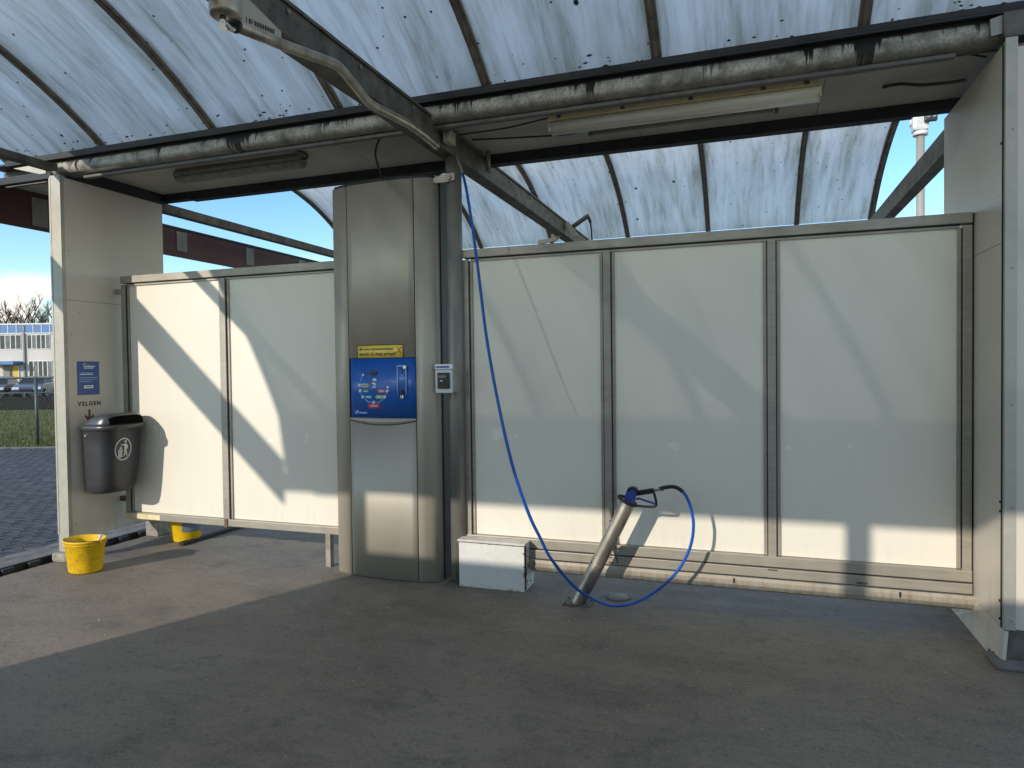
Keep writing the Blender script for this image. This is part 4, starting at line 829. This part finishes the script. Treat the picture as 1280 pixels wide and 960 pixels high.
t = thing('wash_hose', 'bright blue high pressure hose hanging in a long loop', 'hose', (-0.9, YT, 0.0))
KS = 0.9921
hp = [(-0.545, 0.782), (-0.502, 0.795), (-0.445, 0.798), (-0.393, 0.765), (-0.358, 0.700), (-0.340, 0.625), (-0.334, 0.560), (-0.343, 0.470), (-0.372, 0.375), (-0.430, 0.268), (-0.500, 0.185), (-0.585, 0.108)]
hp = [(x*KS, YT, 1.566+(z-1.566)*KS) for x, z in hp]+[(-0.685, YT-0.04, 0.060), (-0.800, YT-0.065, 0.032), (-0.929, -0.27, 0.034), (-1.053, -0.40, 0.155), (-1.148, -0.62, 0.387), (-1.187, -0.74, 0.552), (-1.235, -0.82, 0.720), (-1.310, -0.88, 1.010), (-1.425, -0.80, 1.380), (-1.550, -0.65, 1.774), (-1.666, -0.48, 2.202), (-1.764, -0.34, 2.549), (-1.835, -0.26, 2.807), (-1.885, -0.20, 2.935)]
S_ = spline(hp, 8)
B().tube(S_[20:], 0.0098, 12).build('tubing', 'hose', t)
B().tube(S_[:24], 0.0125, 10).build('kink_sleeve', 'gunblack', t)
B().tube(spline([(-1.882, -0.205, 2.925), (-1.915, -0.17, 3.00), (-1.955, -0.12, 3.06), (-1.985, -0.08, 3.11)], 6), 0.0075, 8).build('tail', 'galv', t)

# ------------------------------------------------------------------ ceiling boom arms
def boom(T, label, grp='ceiling swing arms'):
    t = thing('swing_arm', label, 'swing arm', T(0, 0, 0), grp); return t
XA = -1.94
t = thing('swing_arm', 'bent steel swing arm with drum pivot beside the heavy tie beam', 'swing arm', (XA, -1.2, 3.0), 'ceiling swing arms')
B().lathe([(0.001, 0.0), (0.050, 0.0), (0.060, 0.008), (0.062, 0.02), (0.062, 0.17), (0.001, 0.17)], (XA, -2.435, 2.962), 28).build('pivot_drum', 'tube', t)
B().box(-2.06, XA+0.03, -2.48, -2.39, 3.102, 3.114, 0.002).build('mounting_plate', 'beam', t)
B().tube([(XA, -2.452, 2.960), (XA, -2.452, 2.925)], 0.012, 12).build('drain_stub', 'chrome', t)
B().tube([(XA, -2.452, 2.932), (XA, -2.452, 2.914)], 0.017, 6, smooth=False).build('drain_nut', 'chrome', t)
B().tube(spline([(XA, -2.445, 2.940), (XA, -2.41, 2.932), (XA, -2.37, 2.955)], 5), 0.013, 10).build('elbow', 'chrome', t)
ax = [(-2.385, 2.957), (-2.10, 3.008), (-1.72, 3.087), (-1.67, 3.095), (-1.63, 3.093), (-1.595, 3.084), (-1.42, 3.034), (-1.375, 3.022), (-1.33, 3.018), (-1.28, 3.021), (-0.90, 3.056), (-0.62, 3.083), (-0.36, 3.096)]
B().tube([(XA-(0.07*max(0, (y_+0.9)/0.55) if y_ > -0.9 else 0), y_, z_) for y_, z_ in ax], 0.024, 18).build('arm_tube', 'tube', t)
B().tube([(XA, -2.390, 2.956), (XA, -2.375, 2.958)], 0.029, 16).build('end_collar', 'gunblack', t)
top = lambda y_: 2.957+0.17*(y_+2.385)+0.020
gp = B(); gp.prism([(-2.375, top(-2.375)), (-2.375, 3.105), (-2.34, 3.105), (-2.10, top(-2.10)+0.036), (-2.10, top(-2.10))], XA-0.004, XA+0.004, 'X'); g_ = gp.build('gusset_plate', 'galv', t)
st = B(); rr = random.Random(3); gaps = [1, 1, 0, 1, 1, 1, 1, 1, 1, 1, 1]
for i in range(11):
    y_ = -2.325+0.0165*i; zb = top(y_)+0.012; hh = 0.020; w_ = 0.0125 if i not in (0, 2) else 0.006
    st.box(XA+0.0042, XA+0.0048, y_, y_+w_, zb, zb+hh)
    st.box(XA-0.0048, XA-0.0042, y_, y_+w_, zb, zb+hh)
subbuild(st, 'stencil_marks', 'black', g_)['kind'] = 'stuff'

t = thing('swing_arm', 'small swing arm crossing the tie beam over the far bay', 'swing arm', (-2.0, 3.2, 3.1), 'ceiling swing arms')
B().prism([(-2.34, 3.030), (-2.12, 3.055), (-1.96, 3.235), (-2.02, 3.262), (-2.15, 3.245), (-2.18, 3.09), (-2.34, 3.075)], 3.10, 3.14, 'Y').build('clamp', 'galv', t)
B().prism([(-2.02, 3.26), (-1.96, 3.262), (-1.84, 3.09), (-1.92, 3.07)], 3.08, 3.12, 'Y').build('clamp', 'galv', t)
B().tube([(-1.96, 3.15, 3.19), (-1.76, 3.15, 3.315), (-1.735, 3.15, 3.32)], 0.026, 12).build('arm_tube', 'beam', t)
B().tube(spline([(-1.745, 3.15, 3.315), (-1.715, 3.15, 3.23), (-1.70, 3.15, 3.02), (-1.69, 3.15, 2.7)], 6), [0.018]*6+[0.010]*13, 8).build('drop_hose', 'gunblack', t)
B().tube([(-2.33, 3.12, 3.03), (-2.33, 3.12, 3.0)], 0.03, 10).build('end_fitting', 'chrome', t)
B().tube([(-2.02, 3.4, 3.07), (-2.02, 3.4, 2.99)], 0.05, 16).build('hose_reel_hub', 'chrome', t)

# ------------------------------------------------------------------ lights under the soffit
t = thing('tube_light', 'long yellowed fluorescent light under the soffit above the wide cream screen', 'light fitting', (-0.42, -0.20, 3.13))
B().prism([(-0.262, 3.248), (-0.262, 3.205), (-0.255, 3.200), (-0.130, 3.200), (-0.122, 3.206), (-0.122, 3.252), (-0.15, 3.299), (-0.235, 3.299)], -1.245, 0.395, 'X').build('housing', 'lampyellow', t)
B().prism([(-0.252, 3.199), (-0.262, 3.185), (-0.258, 3.160), (-0.240, 3.138), (-0.205, 3.130), (-0.165, 3.130), (-0.135, 3.142), (-0.124, 3.165), (-0.126, 3.199)], -1.235, 0.400, 'X', True).build('diffuser', 'diffuser', t)
for x in (-1.17, -0.75, -0.33, 0.09, 0.33): B().box(x-0.014, x+0.014, -0.268, -0.2625, 3.208, 3.232, 0.002).build('clip', 'rib', t)
B().box(0.401, 0.409, -0.255, -0.13, 3.135, 3.199).build('end_cap', 'diffuser', t); B().box(-1.243, -1.236, -0.255, -0.13, 3.135, 3.199).build('end_cap', 'diffuser', t)
t = thing('tube_light', 'dark bare fluorescent batten behind the yellowed light', 'light fitting', (-0.42, 0.2, 3.2))
B().box(-1.07, 0.20, 0.13, 0.20, 3.245, 3.298, 0.006).build('batten', 'lampgrey', t); B().tube([(-1.03, 0.155, 3.228), (0.16, 0.155, 3.228)], 0.016, 12).build('lamp_tube', 'lampgrey', t)
for x in (-1.05, 0.18): B().box(x-0.012, x+0.012, 0.13, 0.18, 3.21, 3.2445, 0.003).build('lamp_holder', 'conduit', t)
t = thing('tube_light', 'grey fluorescent light under the soffit between the left wall and the cabinet', 'light fitting', (-4.0, 0.05, 3.2))
B().prism([(-0.03, 3.299), (-0.055, 3.262), (-0.050, 3.240), (0.07, 3.240), (0.075, 3.262), (0.05, 3.299)], -4.62, -3.36, 'X').build('housing', 'lampgrey', t)
B().prism([(-0.048, 3.239), (-0.052, 3.222), (-0.03, 3.202), (0.05, 3.202), (0.072, 3.222), (0.068, 3.239)], -4.61, -3.37, 'X', True).build('diffuser', 'lampgrey', t)
B().tube(spline([(-3.36, 0.0, 3.26), (-3.31, 0.0, 3.262), (-3.30, -0.03, 3.285), (-3.34, -0.12, 3.292), (-3.50, -0.27, 3.293)], 6), 0.009, 8).build('supply_pipe', 'cable', t)

# loose cables
def cable(pts, r, label, mat='cable'):
    o = B().tube(spline(pts, 8), r, 8).build('cable', mat); tag(o, label, 'cable'); return o
cable([(-1.24, -0.10, 3.285), (-1.35, -0.11, 3.27), (-1.6, -0.10, 3.25), (-1.9, -0.06, 3.262), (-2.0, 0.02, 3.29)], 0.006, 'black cable from the yellowed light to the tie beam')
cable([(-1.06, 0.16, 3.27), (-1.2, 0.18, 3.25), (-1.45, 0.18, 3.262), (-1.95, 0.14, 3.285)], 0.007, 'sagging cable from the dark batten to the tie beam')
cable([(-2.4, -0.28, 3.29), (-2.52, -0.22, 3.26), (-2.60, -0.16, 3.18), (-2.61, -0.10, 3.08), (-2.60, -0.05, 2.992)], 0.008, 'curved black cable dropping from the soffit to the cabinet top')
cable([(-2.60, 0.0, 3.0), (-2.4, 0.04, 3.05), (-2.25, 0.05, 3.03), (-2.08, 0.05, 3.05)], 0.009, 'loose cable lying along the top of the cabinet')
cable([(-2.64, 0.06, 2.995), (-2.4, 0.08, 3.02), (-2.2, 0.08, 3.06), (-2.04, 0.06, 3.06)], 0.007, 'second loose cable behind the cabinet top, close to the column')
cable([(0.80, 0.18, 3.293), (0.88, 0.10, 3.27), (1.0, 0.12, 3.255), (1.15, 0.16, 3.262), (1.25, 0.2, 3.28)], 0.010, 'black cable stub at the right end of the soffit')
cable([(0.25, -0.345, 3.215), (0.6, -0.33, 3.21), (0.9, -0.30, 3.245), (1.1, -0.26, 3.262), (1.24, -0.22, 3.24)], 0.006, 'thin cable leaving the conduit towards the right end wall')
cable([(-1.95, -0.30, 3.215), (-1.8, -0.33, 3.222), (-1.55, -0.34, 3.208)], 0.008, 'pale cable joining the conduit beside the tie beam', 'conduit')
b = B(); b.box(-1.985, -1.935, -0.31, -0.20, 3.135, 3.225, 0.006); o = b.build('junction_box', 'galv'); tag(o, 'small dented metal box on the side of the heavy tie beam', 'junction box')
b = B().tube([(-1.93, 0.42, 3.28), (-1.93, 0.42, 3.13)], 0.018, 12).tube([(-1.93, 0.42, 3.13), (-1.93, 0.42, 3.115)], 0.028, 12); o = b.build('hanger_rod', 'column'); tag(o, 'short grey hanger rod beside the tie beam under the soffit', 'hanger')

# ------------------------------------------------------------------ neighbouring fascia (left)
t = thing('canopy_fascia', 'long dark red fascia with grey plates outside the left end wall', 'fascia', (-6.3, 0, 2.9))
B().box(-6.30, -6.275, -5.92, 6.3, 2.918, 3.235).build('board', 'fascia', t)
B().box(-6.305, -6.262, -5.92, 6.3, 3.236, 3.262, 0.003).build('top_trim', 'darkbeam', t)
for y_ in (-5.2, -4.2, -3.15, -2.1, -1.04, 0.0, 1.70, 2.86, 3.98, 5.1): B().box(-6.274, -6.268, y_-0.075, y_+0.075, 2.99 if y_ > 1 else 2.95, 3.215).build('plate', 'plate', t)

# ------------------------------------------------------------------ the far side of the bay, behind the viewer
t3, L3, R3 = partition(0, -6.0, [(-5.31, -4.30), (-4.2, -3.2), (-3.1, -2.15), (-1.908, -0.966), (-0.862, 0.088), (0.191, 1.156)], 2.56, 0.30, 'cream screen of six panels across the near side of the bay', True)
B().box(L3, R3, -6.02, -5.93, 0.0, 0.296, 0.004).build('bottom_rail', 'frame', t3)
t = thing('square_post', 'square galvanised post at the left end of the opposite screen', 'post', (-5.45, -6.0, 0)); B().box(-5.51, -5.395, -6.06, -5.94, 0.0, 3.22, 0.006).build('post', 'galv', t); B().box(-5.55, -5.355, -6.10, -5.90, 0.0, 0.012, 0.003).build('foot_plate', 'beam', t)
right_wall(-6.0, 'cream end wall at the right of the opposite screen')
valley(-6.0, 'gutter and soffit above the opposite screen', -6.50, near=False)
t = thing('steel_column', 'round grey steel column in the opposite screen row', 'column', (-2.05, -6.0, 0)); B().tube([(-2.06, -5.97, 0.0), (-2.06, -5.97, 3.073)], 0.068, 20).build('pole', 'column', t)

# ------------------------------------------------------------------ camera mast
t = thing('camera_mast', 'steel mast with white twin lens camera seen past the sloping beam', 'camera mast', (2.72, 8.0, 0))
mx_, my_ = 2.632, 8.0
B().tube([(mx_, my_, 0), (mx_, my_, 5.24)], 0.062, 20).build('mast', 'galv', t)
h = B().tube([(mx_, my_, 5.24), (mx_, my_, 5.30)], 0.11, 20).build('collar', 'camwhite', t)
B().box(mx_-0.13, mx_+0.11, my_-0.12, my_+0.12, 5.30, 5.60, 0.05).build('camera_head', 'camwhite', t)
B().tube([(mx_-0.01, my_, 5.60), (mx_-0.01, my_, 5.66)], 0.085, 18).tube([(mx_-0.01, my_, 5.66), (mx_-0.01, my_, 5.72)], 0.045, 14).build('top_cap', 'camwhite', t)
fb = B().box(mx_+0.02, mx_+0.20, my_-0.20, my_-0.121, 5.40, 5.55, 0.02).build('lens_block', 'black', t)
for dx_ in (0.07, 0.15): subbuild(B().tube([(mx_+dx_, my_-0.201, 5.475), (mx_+dx_, my_-0.215, 5.475)], 0.028, 14), 'lens', 'lampgrey', fb)
B().tube([(mx_-0.16, my_, 5.45), (mx_-0.13, my_, 5.45)], 0.05, 14).build('side_knob', 'camwhite', t)

# ------------------------------------------------------------------ background at the left
def bgpt(u, d, z): return along(u, d, z)
# chain-link fence
FD = 14.9
f0 = along(45, FD)
t = thing('wire_fence', 'dark green wire mesh fence along the edge of the lawn', 'fence', f0)
def fp(s, z): q = f0+RH*s; return (q.x, q.y, z)
B().tube([fp(-9, 1.50), fp(7.5, 1.50)], 0.024, 8).build('top_rail', 'fence', t)
for s in (-9.0, -6.0, -3.0, 0.0, 3.0, 6.0): B().tube([fp(s, 0.0), fp(s, 1.53)], 0.034, 12).build('post', 'fence', t)
wm = B(); step = 0.085; hh = 1.46
s = -9.0
while s < 7.4:
    for sg in (1, -1):
        s1 = s+sg*hh*0.6
        if -9 <= s1 <= 7.5:
            wm.tube([fp(s, 0.04), fp(s1, 1.50)], 0.0018, 3, cap=False)
    s += step
wm.build('wire_mesh', 'fence', t, 'stuff')

# hedge: clipped low dark hedge beyond the lawn
t = thing('hedge', 'low dark clipped hedge between the lawn and the road', 'hedge', along(31, 30.0))
hb = B(); c0 = along(31, 29.9)
for i in range(9000):
    s_ = random.uniform(-16, 9); z = random.uniform(0.02, 0.66); d = random.uniform(0, 0.9); p = c0+RH*s_+FH*d+Vector((0, 0, z)); a_ = random.uniform(0, 6.28); e_ = random.uniform(-1, 1)
    tv = Vector((math.cos(a_), math.sin(a_), e_)).normalized()*0.05; sv = tv.cross(Vector((random.uniform(-1, 1), random.uniform(-1, 1), random.uniform(-1, 1)))).normalized()*0.035
    hb.add([p-tv, p+sv, p+tv, p-sv], [(0, 1, 2, 3)])
core = [c0+RH*-16, c0+RH*9, c0+RH*9+FH*0.8, c0+RH*-16+FH*0.8]; hb.prism([(q.x, q.y) for q in core], 0.0, 0.58, 'Z'); hb.build('foliage', 'hedge', t)

# low rail along the road
t = thing('road_barrier', 'low dark rail barrier standing behind the clipped hedge', 'barrier', along(31, 34.0))
c0 = along(31, 34.0)
def rp_(s, z, d=0.0): q = c0+RH*s+FH*d; return (q.x, q.y, z)
for z in (0.42, 0.66): B().tube([rp_(-16, z), rp_(9, z)], 0.05, 6).build('rail', 'fence', t)
for s in range(-16, 10, 2): B().tube([rp_(s, 0), rp_(s, 0.72)], 0.05, 6).build('post', 'fence', t)

# flat-roofed building
BD = 67.0
c0 = along(31, BD)
t = thing('flat_roof_building', 'two storey cream building with blue roof band beyond the road', 'building', c0)
def bb(s0, s1, z0, z1, d0, d1, name, mat, parent=t):
    q = [c0+RH*s0+FH*d0, c0+RH*s1+FH*d0, c0+RH*s1+FH*d1, c0+RH*s0+FH*d1]
    b = B().prism([(p.x, p.y) for p in q], z0, z1, 'Z'); return b.build(name, mat, t) if parent is t else subbuild(b, name, mat, parent)
bb(-16, 10, 0, 6.45, 0, 10, 'wall', 'facade')
bb(-16.1, 10.1, 6.46, 6.60, -0.12, 10.1, 'roof_edge', 'facwhite')
SP = F_PX/BD  # pixels per metre at the facade (setting out only)
def su(u): return (u-31)/SP
for k_ in range(-9, 8):       # blue parapet panels, ~0.85 m wide each with white bars
    s0 = su(1.5)+k_*su(41.6)*1.0 if False else su(2)+k_*0.82
    if abs(s0-su(32)) < 0.1: pass
    bb(s0+0.05, s0+0.78, 5.72, 6.38, -0.06, -0.01, 'parapet_panel', 'facblue')
    bb(s0-0.03, s0+0.04, 5.68, 6.44, -0.09, -0.01, 'parapet_bar', 'facwhite')
bb(-16, 10, 5.58, 5.68, -0.10, -0.01, 'ledge', 'facwhite')
def window(s0, s1, z0, z1, n):
    w_ = bb(s0, s1, z0, z1, -0.05, -0.005, 'window', 'facwhite'); dw = (s1-s0)/n
    for i in range(n):
        bb(s0+i*dw+0.06, s0+(i+1)*dw-0.05, z0+0.08, z1-0.08, -0.07, -0.051, 'pane', 'glass' if (i % 3 != 1) else 'blind', w_)
for q in (-12.4, -6.2, 0.0, 6.2):
    o_ = q*0.985-6.2*0+0.0
    window(su(1.5)+o_, su(28)+o_, 4.05, 5.52, 4); window(su(35.5)+o_, su(64.5)+o_, 4.05, 5.52, 5) if q < 6 else None
    window(su(37)+o_, su(66)+o_, 0.95, 2.95, 5) if q < 6 else None
bb(su(31.2), su(33.2), 0, 6.4, -0.16, -0.01, 'drainpipe', 'plate')
bb(su(-6), su(29), 2.58, 2.90, -1.3, -0.01, 'door_canopy', 'facblue')
bb(su(4.5), su(17.5), 0, 2.5, -0.04, -0.01, 'porch_wall', 'foot'); bb(su(17.5), su(24), 0, 2.45, -0.07, -0.012, 'door', 'door'); bb(su(24), su(25), 0, 2.5, -0.09, -0.012, 'door_frame', 'facwhite')
bb(su(13), su(15.5), 0, 2.3, -0.06, -0.042, 'door_frame', 'glass')
bb(su(60), su(64), 6.61, 7.0, 1, 2, 'roof_vent', 'facwhite')

# parked cars
def car(uc, d, label, paint, flip=1.0, front=True):
    c = along(uc, d); t = thing('parked_car', label, 'car', c, 'cars parked in front of the building')
    R2_ = (RH*-0.36+FH*0.93*flip).normalized(); F2 = Vector((-R2_.y, R2_.x, 0))  # car length along R2_, nose towards the camera
    L_ = R2_*-1.0
    def P(a_, b_, z): q = c+L_*a_+F2*b_; return (q.x, q.y, z)
    prof = [(2.1, 0.30), (2.14, 0.55), (2.02, 0.74), (1.55, 0.90), (0.98, 0.98), (-1.75, 1.02), (-2.08, 0.92), (-2.12, 0.5), (-2.0, 0.28)]
    rings = []
    for b_, k_ in ((-0.86, 0.93), (-0.80, 1.0), (0.80, 1.0), (0.86, 0.93)): rings.append([P(a_*(0.99 if k_ < 1 else 1), b_, 0.28+(z-0.28)*k_) for a_, z in prof])
    B().loft(rings, False).build('body', paint, t)
    cab = [(1.0, 0.97, 0.78), (0.35, 1.40, 0.60), (-1.0, 1.44, 0.60), (-1.75, 1.0, 0.76)]
    top = [P(0.30, -0.60, 1.405), P(0.30, 0.60, 1.405), P(-1.0, 0.60, 1.445), P(-1.0, -0.60, 1.445)]
    B().add([P(0.34, -0.61, 1.39), P(0.34, 0.61, 1.39), P(-1.02, 0.61, 1.43), P(-1.02, -0.61, 1.43)]+[(p[0], p[1], p[2]+0.035) for p in top], [(0, 1, 2, 3), (4, 5, 6, 7), (0, 1, 5, 4), (1, 2, 6, 5), (2, 3, 7, 6), (3, 0, 4, 7)]).build('roof', paint, t)
    g = B(); g.add([P(1.0, -0.76, 0.975), P(1.0, 0.76, 0.975), P(-1.72, 0.76, 1.0), P(-1.72, -0.76, 1.0), P(0.35, -0.60, 1.39), P(0.35, 0.60, 1.39), P(-1.02, 0.60, 1.43), P(-1.02, -0.60, 1.43)], [(0, 1, 5, 4), (1, 2, 6, 5), (2, 3, 7, 6), (3, 0, 4, 7)]); g.build('windows', 'carglass', t)
    for b_ in (-0.62, 0.62): B().add([P(2.155, b_-0.2, 0.58), P(2.155, b_+0.2, 0.58), P(2.06, b_+0.2, 0.74), P(2.06, b_-0.2, 0.74), P(2.0, b_-0.2, 0.58), P(2.0, b_+0.2, 0.58), P(1.95, b_+0.2, 0.74), P(1.95, b_-0.2, 0.74)], [(0, 1, 2, 3), (4, 5, 6, 7), (0, 1, 5, 4), (1, 2, 6, 5), (2, 3, 7, 6), (3, 0, 4, 7)]).build('headlight', 'headlight', t)
    B().add([P(2.16, -0.38, 0.42), P(2.16, 0.38, 0.42), P(2.16, 0.38, 0.60), P(2.16, -0.38, 0.60)], [(0, 1, 2, 3)]).build('grille', 'tyre', t)
    for a_ in (1.35, -1.35):
        for b_ in (-0.84, 0.84): w_ = B().tube([P(a_, b_-0.09, 0.31), P(a_, b_+0.09, 0.31)], 0.31, 18).build('wheel', 'tyre', t); subbuild(B().tube([P(a_, b_+math.copysign(0.091, b_), 0.31), P(a_, b_+math.copysign(0.10, b_), 0.31)], 0.19, 14), 'rim', 'galv', w_)
    return t
car(-1, 47.5, 'dark grey car parked left of the yellow door', 'cardark'); car(44, 48.0, 'blue-grey car parked right of the yellow door', 'carpaint', 1.0)

# bare trees behind the building
def tree(u, d, h, seed, label):
    base = along(u, d); t = thing('bare_tree', label, 'tree', base, 'bare winter trees behind the building'); r_ = random.Random(seed)
    tr = B(); br = B()
    p = base.copy(); top = base+Vector((r_.uniform(-.6, .6), r_.uniform(-.6, .6), h*0.72))
    pts = [base+(top-base)*f_+Vector((r_.uniform(-.15, .15), r_.uniform(-.15, .15), 0))*(f_ > 0) for f_ in (0, .25, .5, .75, 1)]
    tr.tube(pts, [0.22, 0.18, 0.14, 0.09, 0.05], 6); 
    def grow(p, dr, ln, rad, lv):
        q = p+dr*ln; mid = p+dr*ln*0.5+Vector((r_.uniform(-1, 1), r_.uniform(-1, 1), 0))*ln*0.05
        br.tube([p, mid, q], [rad, rad*0.8, rad*0.5], 4 if lv > 1 else 3, cap=False)
        if lv == 0: return
        for k_ in range(r_.choice((4, 5))):
            f_ = r_.uniform(0.3, 1.0); b0 = p+dr*ln*f_
            nd = (dr+Vector((r_.uniform(-1, 1), r_.uniform(-1, 1), r_.uniform(-0.1, 0.75)))*0.75).normalized(); grow(b0, nd, ln*r_.uniform(0.5, 0.72), max(rad*0.5, 0.010), lv-1)
    for k_ in range(9):
        f_ = 0.32+0.68*k_/8; b0 = base+(top-base)*f_; a_ = k_*2.4+r_.uniform(-.5, .5)
        nd = Vector((math.cos(a_)*0.55, math.sin(a_)*0.55, 0.95)).normalized(); grow(b0, nd, h*r_.uniform(0.17, 0.26)*(1.25-0.55*f_), 0.07, 3)
    tr.build('trunk', 'bark', t); br.build('branches', 'bark', t); return t
for i, (u, d, h_, lab) in enumerate([(-8, 92, 11.0, 'bare tree partly cut off at the left edge above the building'), (8, 88, 11.4, 'leftmost whole bare tree above the cream building'), (21, 95, 12.6, 'bare tree left of the middle of the row above the building'), (33, 90, 11.6, 'bare tree in the middle of the row, above the drainpipe'), (45, 93, 12.8, 'tall bare tree right of the middle of the row'), (57, 88, 11.8, 'bare tree close to the grey corner post of the end wall'), (70, 92, 12.4, 'bare tree half hidden behind the end wall corner post')]):
    tree(u, d, h_, 11+i, lab)
